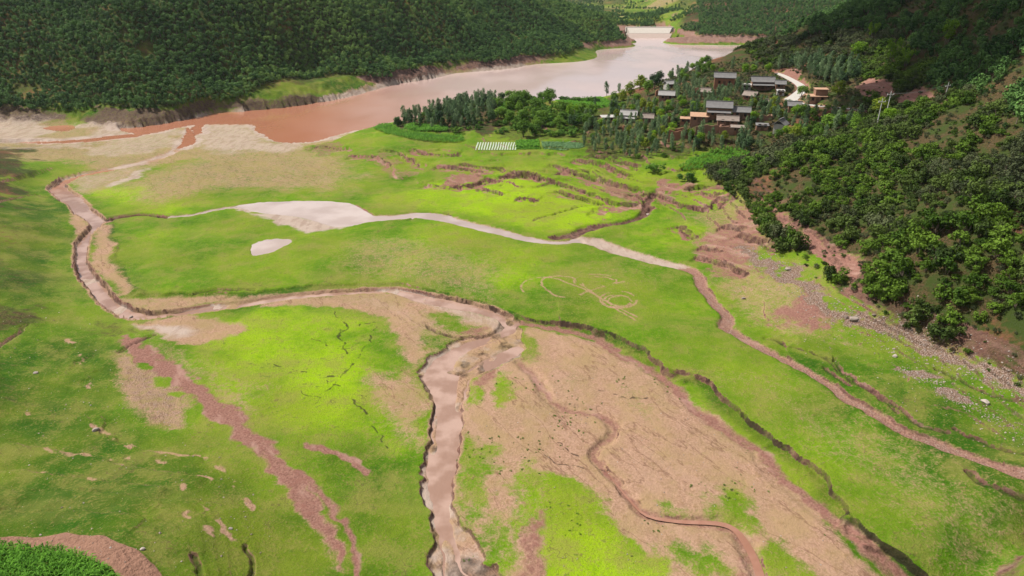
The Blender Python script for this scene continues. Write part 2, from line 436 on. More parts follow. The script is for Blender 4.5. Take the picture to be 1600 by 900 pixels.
# -- ponds, streamlets and dry gullies
WATER_RIBBON = {}
def carve_line(line, W, depth, key=None):
    W = np.asarray(W, float)
    i, d, t = ld(line, 8)
    wv = np.interp(t, np.linspace(0, 1, len(W)), W)
    m = ss(wv + 0.7, wv * 0.55, d)
    Z[i] -= depth * m
    if key: WATER_RIBBON[key] = (i, m)
    return i, m
for p, dp in ((POND1, 0.45), (POND2, 0.35)):
    i, d = sd(p, 4, 0.5, 0.2)
    base = float(np.median(zb(p[:, 0], p[:, 1])))
    m = ss(0.6, -0.4, d)
    Z[i] = Z[i] * (1 - m) + m * (base - dp)
carve_line(ST_D, W_D, 0.55, 'D')
carve_line(ST_W, [0.9, 0.7, 0.6, 0.5], 0.4, 'W')
carve_line(GUL_W, [0.6, 0.8, 1.0, 1.2, 1.4], 1.3, 'GW')
carve_line(ST_E, W_E, 0.55, 'E')
carve_line(ST_F, W_F, 0.30, 'F')
carve_line(ST_G, W_G, 0.45, 'G')
carve_line(GUL_P, [1.6, 2.2, 1.6, 1.2, 1.2, 1.6, 1.4, 1.0], 0.8, 'P')
CRACKS = [[(1196,524),(1250,545),(1300,568),(1340,596),(1380,620),(1400,645)],[(1300,560),(1340,590),(1390,625),(1440,660),(1480,672)],[(1490,665),(1540,690),(1600,712)],[(1455,575),(1510,600),(1560,620),(1600,628)],
          [(1520,735),(1550,760),(1600,782)],[(300,455),(340,452),(390,449)],[(660,505),(690,517),(722,521)],[(640,345),(660,331),(690,333),(705,338)],[(100,315),(60,300),(20,310),(0,318)],[(0,548),(20,530),(40,508)],
          [(300,868),(303,890),(305,905)],[(385,855),(392,880),(390,905)],[(190,548),(215,532),(240,522)],[(835,345),(870,330),(920,318),(960,320)],[(760,260),(800,268),(850,275),(900,262),(950,285)],[(700,283),(740,290),(790,286)],
          [(1050,318),(1080,322),(1120,318)],[(1290,575),(1330,600)],[(0,790),(0.5,790)],[(850,245),(900,252),(940,270)]]
PEN = [[(800,267),(840,275),(900,292),(940,310)],[(860,255),(900,268),(940,281),(990,293),(1000,302)],[(940,308),(960,316),(1000,318)],[(870,295),(905,306),(940,315)],[(810,308),(845,312)],[(1000,306),(1030,303),(1060,317),(1110,322),(1126,318),(1140,304),(1160,298)],[(1095,298),(1130,305)],
       [(478,233),(510,228),(550,232)],[(545,243),(590,245),(612,258)],[(590,235),(620,236),(640,248),(662,259)],[(680,258),(730,262),(752,268)],[(720,255),(760,263),(790,262)],[(665,286),(700,291),(740,288),(772,275)],[(750,291),(790,303)],[(780,276),(820,270),(850,279)],[(930,240),(970,252),(1000,258)],[(900,246),(940,256),(985,275)],[(640,232),(690,240),(720,238)],[(985,300),(1010,312),(1012,330)],[(1070,295),(1100,290),(1150,285)],
       [(1150,365),(1180,372),(1215,390)],[(1090,400),(1130,410),(1170,430)],[(1100,385),(1130,392)],[(1130,350),(1165,355)],[(1060,352),(1075,366),(1090,370)]]
CRACKS += PEN
CRW = np.zeros(NV, np.float32)
for c in CRACKS:
    i, d, t = ld(L(c, 4), 4, 0.9, 0.4)
    m = ss(0.6, 0.2, d); Z[i] -= 0.5 * m; CRW[i] = np.maximum(CRW[i], m)
# terrace steps: the ground drops on the side nearer the drone
STEP_L = [[(105,530),(122,548),(130,580),(136,606)],[(0,655),(60,650),(135,652),(150,668),(180,690),(230,705),(290,712),(322,716)],[(0,692),(75,698),(110,708),(170,722),(230,732),(280,740),(322,748)],[(0,735),(40,732),(80,740),(140,750),(220,755),(270,764)],[(0,765),(100,768),(200,775),(255,786)],[(0,800),(100,798),(200,805),(235,812)]]
def step(line, drop, reach, w1, w2):
    p = L(line, 4); i, d, t = ld(p, reach + 1, w1, w2); rl = np.interp(t, np.linspace(0, 1, len(p)), np.hypot(p[:, 0], p[:, 1]))
    s = d * np.sign(rl - np.hypot(XF[i], YF[i])); e = ss(0, .06, t) * ss(1, .94, t)
    Z[i] -= drop * e * ss(-.15, .25, s) * ss(reach, 1.0, s)
    Z[i] += drop * .5 * e * ss(.3, -.1, s) * ss(-reach, -.5, s)
for c in PEN: step(c, .75, 7, .9, .4)
for c in STEP_L: step(c, -.24 if c is not STEP_L[0] else .2, 4, .5, .25)
# -- bench for the village road
ROAD = L(ROAD_PX, 4)
_rz = zb(ROAD[:, 0], ROAD[:, 1]); ROADZ = np.convolve(np.pad(_rz, 4, 'edge'), np.ones(9) / 9, 'valid')
i, d, t = ld(ROAD, 8, 0, 0)
m = ss(5.0, 2.4, d); Z[i] = Z[i] * (1 - m) + m * (np.interp(t, np.linspace(0, 1, len(ROADZ)), ROADZ) - 0.12)
ROADM = np.zeros(NV, np.float32); ROADM[i] = ss(4.5, 2.4, d)
# -- clay scars on the right hand hill
SCARS = [A([(1340,128),(1370,122),(1395,130),(1396,150),(1375,160),(1345,150)]), A([(1400,150),(1430,132),(1465,140),(1470,150),(1440,162),(1405,168)]), A([(1258,352),(1290,372),(1330,395),(1345,425),(1320,440),(1285,410),(1262,385)]),
         A([(1215,330),(1240,345),(1262,372),(1240,378),(1212,352)]), A([(1240,124),(1262,126),(1258,142),(1250,136)]), A([(1205,112),(1245,110),(1250,118),(1222,126)])]
SCW = np.zeros(NV, np.float32)
for p in SCARS:
    i, d = sd(p, 6, 1.5, 0.6)
    m = ss(1.5, -1.5, d); SCW[i] = np.maximum(SCW[i], m)
    Z[i] += m * (0.9 * np.abs(fbm(XF[i] * 1.0, YF[i] * 0.3, 4, 3, 711)) - 0.8)

ZG = Z.reshape(NR, NT)
def zf(x, y):
    """finished height of the ground"""
    x = np.asarray(x, float); y = np.asarray(y, float)
    r = np.clip(np.hypot(x, y), RR[0], RR[-1] * .999); th = np.arctan2(x, y)
    fi = np.interp(r, RR, np.arange(NR)); fj = np.interp(th, TH, np.arange(NT))
    i = np.minimum(fi.astype(int), NR - 2); j = np.minimum(fj.astype(int), NT - 2)
    a = fi - i; b = fj - j
    return (ZG[i, j] * (1 - a) + ZG[i + 1, j] * a) * (1 - b) + (ZG[i, j + 1] * (1 - a) + ZG[i + 1, j + 1] * a) * b
dzr = np.gradient(ZG, RR, axis=0); dzt = np.gradient(ZG, TH, axis=1) / RR[:, None]
SLOPE = np.hypot(dzr, dzt).ravel().astype(np.float32)

# ------------------------------------------------------------------ what covers the ground (weights the ground material reads)
mud = np.zeros(NV, np.float32); silt = np.zeros(NV, np.float32); red = np.zeros(NV, np.float32); grav = np.zeros(NV, np.float32)
tone = (0.44 + 0.20 * fbm(GX, GY, 34, 4, 901) + 0.08 * fbm(GX, GY, 7, 3, 902)).astype(np.float32)
litter = np.zeros(NV, np.float32); wet = np.zeros(NV, np.float32); plough = np.zeros(NV, np.float32)
def cover(arr, px, w=1.0, soft=1.5, w1=1.6, w2=0.6, mode='max', n=2):
    i, d = sd(A(px, n), soft * 1.2 + 4, w1, w2)
    m = (w * ss(soft, -soft, d)).astype(np.float32)
    if mode == 'max': arr[i] = np.maximum(arr[i], m)
    elif mode == 'sub': arr[i] = arr[i] * (1 - m)
    else: arr[i] += m
def cover_line(arr, px, w=1.0, width=0.4, soft=0.5, w1=0.5, w2=0.3, brk=0.0, seed=1, wl=4):
    i, d, t = ld(L(px, 4), width + soft + 2, w1, w2)
    m = w * ss(width + soft, max(width - soft, 0), d)
    if brk: m = m * ss(brk - .12, brk + .12, fbm(XF[i], YF[i], wl, 3, seed))
    arr[i] = np.maximum(arr[i], m.astype(np.float32))
# tan mud flats
cover(mud, [(815,500),(860,507),(940,533),(1010,567),(1040,590),(1090,622),(1140,668),(1190,702),(1230,748),(1290,792),(1340,852),(1425,915),(1070,915),(1045,870),(1000,835),(950,790),(905,752),(850,735),(843,800),(855,915),(806,915),(762,860),(716,800),(708,750),(720,690),(724,640),(727,600),(745,578),(815,540)], .95)
cover(mud, [(590,565),(620,580),(650,572),(674,620),(668,670),(640,690),(612,660),(585,610)], .75, 3)
cover(mud, [(400,468),(500,456),(600,447),(700,476),(775,491),(765,515),(715,522),(685,545),(655,572),(636,550),(610,512),(572,482),(530,471),(470,470),(420,475)], .85, 1.5)
cover(mud, [(204,497),(300,487),(352,495),(382,510),(340,525),(300,536),(262,526)], .9)
cover(mud, [(150,352),(172,352),(182,400),(197,452),(182,456),(152,420),(140,390)], .8)
cover(mud, [(196,458),(250,460),(330,458),(400,456),(440,452),(400,461),(330,470),(265,480),(225,480),(205,472)], .8)
cover(mud, [(110,330),(132,342),(138,350),(118,366),(112,350)], .9, 1)
cover(mud, [(540,380),(640,372),(760,400),(790,440),(760,470),(660,443),(600,434),(545,425)], .42, 9, 4)
cover(mud, [(420,230),(520,235),(560,262),(540,300),(450,300),(330,300),(250,320),(180,310),(230,270)], .58, 10, 5, 1.5)
cover(mud, [(560,470),(700,485),(780,500),(690,530),(650,560)], .3, 4)
cover(mud, [(860,420),(980,400),(1060,430),(980,470),(880,470)], .18, 8, 3)
cover(mud, [(1000,560),(1250,600),(1600,770),(1600,900),(1460,900),(1290,720),(1130,600)], .33, 9, 4, 1.5)
# green patches growing on the mud
for p, w in (([(1108,756),(1150,765),(1178,795),(1172,815),(1130,800)], .9), ([(1038,832),(1090,835),(1140,860),(1170,900),(1100,905),(1060,870)], .75), ([(1196,826),(1250,850),(1310,905),(1205,905)], .85),
             ([(782,572),(798,574),(804,600),(792,622),(778,618),(772,600)], .95), ([(722,672),(752,680),(760,740),(748,815),(728,790),(716,745)], .8), ([(790,730),(845,738),(838,810),(800,830),(770,800),(750,860),(770,870),(800,850)], .75), ([(800,512),(830,515),(845,540),(822,548)], .75),
             ([(660,482),(720,492),(735,512),(690,512),(655,498)], .8), ([(652,512),(720,528),(690,540),(660,545)], .6), ([(640,650),(664,630),(664,670),(640,676)], .8), ([(724,602),(745,602),(740,630),(724,630)], .9), ([(1030,780),(1060,776),(1090,790),(1050,800)], .6),
             ([(975,590),(1000,620),(1022,650),(1010,650),(985,620)], .35), ([(860,552),(900,570),(930,600),(890,590)], .2)):
    cover(mud, p, w, 2.0, 2.2, 1.0, 'sub')
cover(mud, [(-80,180),(130,194),(300,200),(400,186),(480,228),(420,262),(330,250),(240,262),(140,268),(90,250),(-80,235)], .6, 6, 5, 2)
# pale silt by the water
cover(silt, [(-80,180),(60,186),(130,194),(182,197),(232,208),(205,214),(100,219),(-80,219)], .62, 5, 5, 2)
cover(silt, [(-60,224),(100,226),(200,217),(300,203),(290,222),(260,236),(190,246),(120,236),(20,234)], .5, 6, 6, 2)
cover(silt, [(328,196),(360,186),(402,186),(400,208),(440,222),(480,226),(450,240),(400,238),(360,240),(310,234),(302,226)], .62, 7, 5, 2)
cover(silt, [(395,332),(440,336),(500,346),(545,353),(480,364),(440,350)], .85, 1.5)
cover(silt, [(100,285),(122,276),(165,268),(240,254),(180,280),(150,294),(118,298)], .42, 6, 3, 1.5); cover(mud, [(100,285),(122,276),(165,268),(240,254),(200,284),(150,300),(118,300)], .6, 5, 3, 1.5)
cover(silt, [(170,287),(205,270),(228,262),(222,272),(190,288)], .75, 2.5, 2.5, 1)
cover(silt, [(205,500),(260,502),(300,505),(300,520),(262,524),(230,512)], .8, 2.5)
cover(silt, [(350,326),(400,318),(400,330),(380,330)], .8, 1)
cover(silt, [(620,446),(700,470),(775,487),(795,500),(780,515),(740,500),(660,472)], .55, 2)
cover(silt, [(540,455),(600,450),(680,500),(640,520),(590,480)], .3, 6)
for p, w in (([(60,196),(90,188),(115,192),(100,200)], .8), ([(60,215),(100,203),(150,202),(120,216)], .7)): cover(silt, p, w, 2, 2, .6, 'sub')
i = np.nonzero(BEDW > 0)[0]; silt[i] = np.maximum(silt[i], BEDW[i] * (0.40 + 0.5 * N7x[i] + .35 * N2y[i]).clip(0, 1)); wet[i] = np.maximum(wet[i], BEDW[i] * (.15 + .5 * N7y[i] + .3 * N2x[i]).clip(0, .55)); mud[i] = np.maximum(mud[i], BEDW[i])
i = np.nonzero((RIVD < 2.5) & (GY > 115))[0]; silt[i] = np.maximum(silt[i], .75 * ss(2.2, .2, RIVD[i] + .8 * N2y[i]) * ss(-.5, .3, N7x[i]) * ss(-1.55, -1.75, Z[i]))
i = np.nonzero(RIVD < 1.2)[0]; mud[i] = np.maximum(mud[i], .9 * ss(1.2, .2, RIVD[i]))
i = np.nonzero((LAKED < 9) & (ZB < -.4))[0]; silt[i] = np.maximum(silt[i], .8 * ss(7, 1, LAKED[i] + 3 * N7x[i])); mud[i] = np.maximum(mud[i], .6)
for k, w in (('D', .6), ('W', .9), ('E', .25)):
    i, m = WATER_RIBBON[k]; silt[i] = np.maximum(silt[i], w * m); mud[i] = np.maximum(mud[i], m)
i, m = WATER_RIBBON['E']; e = i[GY[i] < 178]; mud[i] = np.maximum(mud[i], m); red[i] = np.maximum(red[i], .7 * m * (GY[i] < 165)); silt[i] = np.maximum(silt[i], .8 * m * (GY[i] > 163)); grav[i] = np.maximum(grav[i], .42 * m * (GY[i] < 150))
# red earth
cover_line(red, [(812,494),(900,513),(980,550),(1040,586),(1104,647),(1184,694),(1232,746),(1302,801),(1384,871),(1430,912)], .7, 1.3, 1.0, .8, .5)
cover_line(red, [(815,557),(850,597),(880,628),(945,640),(955,665),(933,695),(960,740),(1012,795),(1120,806),(1170,842),(1198,912)], .65, .9, 1.0, .7, .4)
cover(red, [(185,528),(208,527),(250,545),(290,570),(315,598),(345,616),(377,640),(390,656),(412,682),(434,706),(402,708),(366,684),(340,662),(318,641),(300,619),(272,607),(245,589),(222,566),(198,544)], .85, 1.6, 1.2, .9)
cover(mud, [(225,522),(270,540),(330,580),(400,618),(405,650),(380,640),(320,595),(260,548)], .5, 2.5, 2, 1)
cover(mud, [(300,550),(350,570),(420,600),(430,615),(370,600)], .4, 2.5, 2, 1)
cover(red, [(402,714),(420,706),(450,732),(490,775),(515,812),(528,850),(530,890),(516,872),(498,830),(462,790),(425,750)], .75, .9, 1.0)
cover(mud, [(402,714),(420,706),(450,732),(490,775),(515,812),(528,850),(530,890),(516,872),(498,830),(462,790),(425,750)], .8, .9, 1.0)
cover_line(red, [(456,738),(490,768),(520,795),(545,830),(556,870),(560,905)], .75, .7, .7, .8, .5)
cover_line(red, [(478,693),(505,699),(535,710),(572,728)], .8, .8, .6, .4, .5)
cover(red, [(735,585),(760,560),(782,556),(775,580),(752,600),(760,622),(745,610)], .6, 1)
cover(red, [(760,870),(730,840),(708,800),(714,800),(762,862),(800,915),(760,915)], .45, 1.5)
cover(red, [(818,805),(850,790),(858,850),(856,915),(808,915),(806,860)], .6, 1.5)
cover(red, [(1150,905),(1170,840),(1150,818),(1125,806),(1170,815),(1190,850),(1205,905)], .5, 1.2)
cover(red, [(705,510),(730,505),(755,500),(735,520)], .6, 1)
cover(red, [(1195,312),(1160,315),(1120,345),(1090,362),(1100,385),(1080,400),(1110,425),(1150,440),(1190,420),(1210,385),(1200,350)], .68, 5, 4, 2)
cover(red, [(1210,425),(1260,440),(1310,470),(1340,492),(1290,515),(1250,500),(1210,505),(1240,470)], .8, 4, 3.5, 2)
cover(mud, [(1080,330),(1160,300),(1200,400),(1340,490),(1300,540),(1200,500),(1120,440)], .5, 6, 4, 2)
cover(red, [(680,285),(720,272),(760,270),(765,280),(720,292),(690,298)], .7, 1.5, 3.5, 2.0)
cover(red, [(575,246),(612,240),(625,260),(650,262),(640,278),(618,272),(590,262)], .5, 2, 3.5, 2.0)
cover(red, [(480,232),(520,222),(552,232),(520,240)], .5, 2, 3.5, 2.0)
cover(red, [(900,268),(950,285),(1000,300),(1000,318),(950,300),(910,285)], .65, 2, 3.5, 2.0)
cover(red, [(940,318),(1000,318),(1012,330),(960,338)], .7, 1.5, 3.5, 2.0)
cover(red, [(1022,282),(1050,284),(1080,292),(1050,300),(1030,312),(1018,300)], .7, 1.5, 3.5, 2.0)
i, m = WATER_RIBBON['P']; red[i] = np.maximum(red[i], .8 * m); wet[i] = np.maximum(wet[i], .6 * m)
i, m = WATER_RIBBON['GW']; wet[i] = np.maximum(wet[i], .8 * m)
for k, c in enumerate(PEN):
    lo = [(u, v + 3.5) for u, v in c]
    cover_line(red, lo, .8, .9, 1.2, 1.8, 1.0, -.25, 400 + k, 7)
# grey brown dried mud beside the red strip, dirt plus painted edge darkening at the left
cover(grav, [(188,545),(215,556),(252,575),(290,610),(300,650),(270,668),(235,662),(205,640),(190,600)], .45, 3, 2)
cover(mud, [(188,545),(215,556),(252,575),(290,610),(300,650),(270,668),(235,662),(205,640),(190,600)], .75, 2, 2)
for p, w in (([(220,566),(238,566),(240,576),(222,576)], .95), ([(242,588),(262,588),(262,602),(244,602)], .95), ([(266,612),(284,612),(280,620),(268,618)], .95)):
    for a in (grav, mud, red): cover(a, p, w, .6, .6, .3, 'sub')
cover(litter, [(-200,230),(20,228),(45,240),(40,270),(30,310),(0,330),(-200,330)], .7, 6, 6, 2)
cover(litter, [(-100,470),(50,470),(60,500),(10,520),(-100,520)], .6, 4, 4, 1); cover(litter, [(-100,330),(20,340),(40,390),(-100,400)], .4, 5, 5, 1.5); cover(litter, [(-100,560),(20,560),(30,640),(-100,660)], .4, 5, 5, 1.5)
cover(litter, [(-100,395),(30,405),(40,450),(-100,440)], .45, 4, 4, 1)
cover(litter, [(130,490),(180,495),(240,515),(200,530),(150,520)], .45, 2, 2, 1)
# stony foot of the right hand hill
cover_line(grav, [(1165,380),(1195,405),(1240,440),(1300,478),(1345,495),(1400,520),(1450,540),(1500,562),(1560,590),(1640,620)], .8, 1.5, 2.4, 2.2, 1.4)
cover_line(grav, [(1415,575),(1450,590),(1490,615),(1530,635),(1570,660),(1620,690)], .85, 1.2, 1.6, 1.2, .8, -.3, 33)
cover_line(red, [(1340,490),(1400,508),(1450,528),(1520,560)], .5, 1.2, 1.0, 1.0, .6)
# worn patches along the low terrace steps
for k, p in enumerate(([(105,530),(122,548),(130,580),(136,606)], [(135,650),(150,668),(180,690),(230,705),(290,712),(322,714)], [(75,698),(110,708),(170,722),(230,732),(280,740),(326,748)], [(345,728),(362,750),(375,770),(398,795)], [(278,760),(315,790),(345,815),(362,840)], [(286,803),(310,820),(336,846)], [(0,735),(40,730),(80,740),(140,750)], [(200,715),(260,722)], [(20,625),(40,650)])):
    cover_line(mud, p, 1.0, .35, .5, .5, .45, -.05, 77 + k, 3)
# tyre marks on the turf
def ring(cx, cy, rx, ry, a0, a1): return [(cx + rx * math.cos(a), cy + ry * math.sin(a)) for a in np.linspace(math.radians(a0), math.radians(a1), 12)]
for p in (ring(968, 468, 28, 13, 0, 330), ring(966, 470, 22, 9, 20, 360), ring(972, 470, 20, 8, 40, 300), ring(850, 447, 36, 14, 150, 330), ring(872, 440, 28, 9, 150, 360), ring(930, 441, 34, 13, 170, 370), ring(935, 444, 26, 12, 160, 330), [(845,445),(870,462),(900,462),(940,448),(975,440)],
          [(880,440),(930,460),(985,490),(1010,505)], [(905,445),(950,470),(1000,498)], [(960,480),(990,500)]):
    cover_line(mud, p, .8, .20, .34, .3, .15, -.5, 91, 6)
# cattle paths
for p in ([(585,505),(578,525),(560,550),(530,580),(510,600),(490,625)], [(455,600),(500,612),(550,615),(575,640),(590,665),(595,690)], [(500,580),(540,600),(575,615)], [(585,500),(560,500),(555,520),(575,515)], [(480,520),(540,535),(575,520)], [(520,480),(535,510),(545,545)], [(430,565),(470,575),(520,578)], [(840,700),(880,715),(900,720),(960,720)], [(930,590),(980,610),(1010,612)], [(870,680),(910,700)]):
    cover_line(wet, p, .75, .14, .3, .9, .5, -.25, 55, 1.5)
# tone of the turf: 1 lime, 0 deep green
for px, w in (([(330,490),(470,475),(560,490),(630,560),(590,600),(610,660),(540,690),(420,640),(330,540)], .45), ([(600,290),(800,290),(950,330),(860,365),(760,345),(640,330)], .3), ([(930,385),(1050,345),(1100,370),(1000,390)], .25), ([(860,905),(900,850),(1000,860),(1060,905)], .4), ([(780,390),(900,395),(860,430),(780,455)], .25),
              ([(150,290),(230,300),(330,320),(250,335),(160,320)], .3), ([(610,470),(640,345),(800,360),(850,385),(700,380)], .15), ([(820,270),(900,300),(980,330),(880,350),(780,320)], .3), ([(1040,330),(1060,315),(1140,320),(1160,300),(1090,300)], .3)):
    cover(tone, px, w, 7, 4, .5, 'add')
for px, w in (([(250,650),(330,700),(420,780),(480,905),(300,950),(150,820),(200,700)], -.32), ([(560,720),(660,700),(680,800),(680,905),(540,905)], -.28), ([(176,350),(190,352),(215,440),(196,452)], -.3), ([(400,560),(480,620),(560,720),(470,720),(400,640)], -.18), ([(1130,520),(1200,560),(1400,690),(1600,760),(1600,730),(1400,640),(1200,530)], -.35),
              ([(1250,520),(1450,600),(1600,700),(1600,730),(1450,680),(1300,590)], -.2), ([(150,500),(200,540),(190,640),(150,700),(120,600)], -.25), ([(-200,250),(60,260),(90,400),(140,500),(170,600),(150,700),(250,760),(300,905),(-200,950)], -.30), ([(1350,520),(1600,640),(1600,905),(1560,905),(1480,720)], -.12), ([(-200,250),(30,300),(60,400),(60,600),(40,905),(-200,950)], -.15), ([(0,640),(140,660),(330,720),(330,900),(100,840),(0,800)], -.18), ([(560,1000),(300,905),(420,780),(520,780),(560,905)], -.2), ([(250,380),(330,365),(400,400),(300,420)], -.12), ([(900,450),(1000,470),(1100,520),(1000,520)], -.1), ([(690,330),(640,325),(760,345),(850,372),(800,370)], -.25), ([(200,340),(330,338),(420,350),(330,352)], -.15)):  # left foreground entries: deeper green grass plus edge darkening painted into it
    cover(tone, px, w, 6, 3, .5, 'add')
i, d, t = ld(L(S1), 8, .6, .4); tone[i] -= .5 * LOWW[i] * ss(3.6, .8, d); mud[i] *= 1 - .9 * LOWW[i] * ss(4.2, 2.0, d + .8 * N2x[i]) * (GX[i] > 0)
i = np.nonzero((RIVD < 5) & (GX < -40))[0]; tone[i] -= .15 * ss(5, 1, RIVD[i])
i = np.nonzero(BEDW > .02)[0]; mud[i] = np.maximum(mud[i], BEDW[i])
# bare earth on every steep riser
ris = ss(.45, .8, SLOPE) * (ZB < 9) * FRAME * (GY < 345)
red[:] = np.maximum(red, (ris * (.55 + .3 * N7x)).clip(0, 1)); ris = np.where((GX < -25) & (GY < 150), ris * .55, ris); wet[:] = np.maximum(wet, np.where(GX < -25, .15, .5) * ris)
wet[:] = np.maximum(wet, .6 * CRW)
i, d, t = ld(L(S1), 3, 1.0, .35); wet[i] = np.maximum(wet[i], ss(.8, 1.3, SLOPE[i]) * ss(.7, .3, d) * (.55 + .6 * N2y[i]).clip(.15, 1))  # shade of the cut bank face painted in as near-black soil
i = np.nonzero(RIVD < 2.5)[0]; wet[i] = np.maximum(wet[i], .5 * ss(.7, 1.1, SLOPE[i]))
# hill slopes: litter and bare banks under the old water line
litter[:] = np.maximum(litter, np.where((LEFT > .3) | (GY > 600), ss(2.0, 4.0, Z), ss(7, 11, Z)) * ss(118, 140, GX * .3 + GY) * (GY > 60))
rh = np.nonzero((GX > 55) & (GY < 420) & (Z > 4.2))[0]
litter[rh] = np.maximum(litter[rh], ss(4.4, 6.4, Z[rh] + .7 * N7x[rh]) * ss(5, 14, GX[rh] - 55 - .07 * (GY[rh] - 160) * (GY[rh] > 160)) * ss(240, 200, GY[rh] - (GX[rh] - 60) * 1.2))
tone[:] = tone - .35 * BANK
bank = BANK * ss(6.0, 4.4, Z + 1.2 * N7x)
litter[:] = np.where((LEFT > .3) & (GY > 330), litter * .55, litter); tone[:] = np.where((LEFT > .3) & (GY > 330) & (ZB > 3.5), .02, tone)
litter[:] = litter * (1 - bank)
red[:] = np.maximum(red, bank * np.where(GY > 440, .85, .55) * (ZB > -1.4)); wet[:] = np.maximum(wet, bank * .55 * (GY < 660) * (ZB > -1.5)); grav[:] = np.maximum(grav, bank * .5 * (ZB > -1.2))
for p in ([(385,146),(440,132),(520,124),(570,128),(600,136),(560,146),(500,152),(420,158)], [(80,180),(130,165),(150,178),(115,190)], [(340,150),(385,152),(395,160),(350,158)], [(690,108),(720,98),(735,102),(700,112)], [(880,84),(900,72),(915,78)], [(905,90),(930,70),(945,76)]):
    for a in (red, grav, wet, litter): cover(a, p, .85, 6, 6, 1, 'sub')
red[:] = np.maximum(red, SCW); litter[:] = litter * (1 - SCW)
for p, w in (([(612,198),(640,176),(700,152),(775,150),(782,200),(740,206),(680,206)], .8), ([(772,212),(780,160),(868,160),(935,168),(930,210),(850,216)], .5), ([(905,240),(930,165),(1040,125),(1250,110),(1330,165),(1250,225),(1180,232),(1060,240),(980,248)], .6)):
    cover(litter, p, w, 4, 4, 2)
cover(mud, [(930,205),(1050,140),(1250,130),(1260,200),(1150,215),(1040,225)], .55, 5, 5, 2)
far = ss(845, 880, GY)
litter[:] = litter * (1 - far * ss(60, 30, np.abs(GX - 170 - (GY - 900) * .18)) * 0.6)
red[:] = np.maximum(red, .75 * ROADM); litter[:] *= 1 - ROADM
plough_p = [(-60,842),(0,838),(70,833),(150,835),(182,845),(210,856),(232,871),(246,891),(252,925),(195,925),(180,893),(150,877),(100,863),(50,856),(0,855),(-60,858)]
cover(plough, plough_p, 1, .35, .3, .2)
_f = GY > 885; _hf = _hash(np.floor(GX / 38 + .8 * N7x), np.floor(GY / 60 + .5 * vn(GX / 60, GY / 90, 8)), 4)
tone[:] = np.where(_f, .05 + .45 * _hf, tone); mud[:] = np.where(_f, np.maximum(mud, .55 * (_hash(np.floor(GX / 38 + .8 * N7x), np.floor(GY / 60), 9) > .75)), mud)
tone[:] = np.clip(tone, 0, 1)

quads = np.empty((NR - 1, NT - 1, 4), np.int32)
_b = (np.arange(NR - 1)[:, None] * NT + np.arange(NT - 1)[None, :])
quads[..., 0] = _b; quads[..., 1] = _b + NT; quads[..., 2] = _b + NT + 1; quads[..., 3] = _b + 1
g_me = mesh_np('ground', np.stack([GX, GY, Z], 1), quads=quads[:, :, ::-1].reshape(-1, 4), smooth=True)
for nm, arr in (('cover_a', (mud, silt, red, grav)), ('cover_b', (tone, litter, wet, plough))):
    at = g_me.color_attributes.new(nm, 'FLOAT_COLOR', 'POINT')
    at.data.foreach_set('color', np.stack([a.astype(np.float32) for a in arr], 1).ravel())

# ------------------------------------------------------------------ materials
class N:
    """small node graph helper"""
    def __init__(self, name):
        self.m = bpy.data.materials.new(name); self.m.use_nodes = True
        self.t = self.m.node_tree; self.t.nodes.clear()
        self.out = self.t.nodes.new('ShaderNodeOutputMaterial')
        self.b = self.t.nodes.new('ShaderNodeBsdfPrincipled')
        self.t.links.new(self.b.outputs[0], self.out.inputs['Surface'])
        self.geo = None
    def node(self, typ, **kw):
        n = self.t.nodes.new(typ)
        for k, v in kw.items(): setattr(n, k, v)
        return n
    def put(self, sock, v):
        if hasattr(v, 'is_linked') or isinstance(v, bpy.types.NodeSocket): self.t.links.new(v, sock)
        else: sock.default_value = v
    def pos(self):
        if not self.geo: self.geo = self.node('ShaderNodeNewGeometry')
        return self.geo.outputs['Position']
    def noise(self, wl, detail=3, rough=.55, vec=None, stretch=None):
        n = self.node('ShaderNodeTexNoise')
        n.inputs['Scale'].default_value = 1.0 / wl
        n.inputs['Detail'].default_value = detail
        n.inputs['Roughness'].default_value = rough
        v = vec or self.pos()
        if stretch:
            mp = self.node('ShaderNodeMapping'); mp.inputs['Scale'].default_value = stretch
            self.t.links.new(v, mp.inputs['Vector']); v = mp.outputs[0]
        self.t.links.new(v, n.inputs['Vector'])
        return n.outputs['Fac']
    def math(self, op, a, b=0.0, c=None):
        n = self.node('ShaderNodeMath', operation=op)
        self.put(n.inputs[0], a); self.put(n.inputs[1], b)
        if c is not None: self.put(n.inputs[2], c)
        return n.outputs[0]
    def step(self, v, a, b):
        n = self.node('ShaderNodeMapRange', interpolation_type='SMOOTHSTEP')
        self.put(n.inputs['Value'], v); n.inputs['From Min'].default_value = a; n.inputs['From Max'].default_value = b
        return n.outputs['Result']
    def mix(self, f, a, b):
        n = self.node('ShaderNodeMix', data_type='RGBA')
        self.put(n.inputs['Factor'], f)
        self.put(n.inputs['A'], a if not isinstance(a, tuple) else (*a, 1)); self.put(n.inputs['B'], b if not isinstance(b, tuple) else (*b, 1))
        return n.outputs['Result']
    def bump(self, h, strength, dist):
        n = self.node('ShaderNodeBump'); n.inputs['Strength'].default_value = strength; n.inputs['Distance'].default_value = dist
        self.t.links.new(h, n.inputs['Height']); self.t.links.new(n.outputs[0], self.b.inputs['Normal'])
    def base(self, c, rough=.9, spec=.2):
        self.put(self.b.inputs['Base Color'], c if not isinstance(c, tuple) else (*c, 1))
        self.put(self.b.inputs['Roughness'], rough); self.b.inputs['Specular IOR Level'].default_value = spec
        return self.m

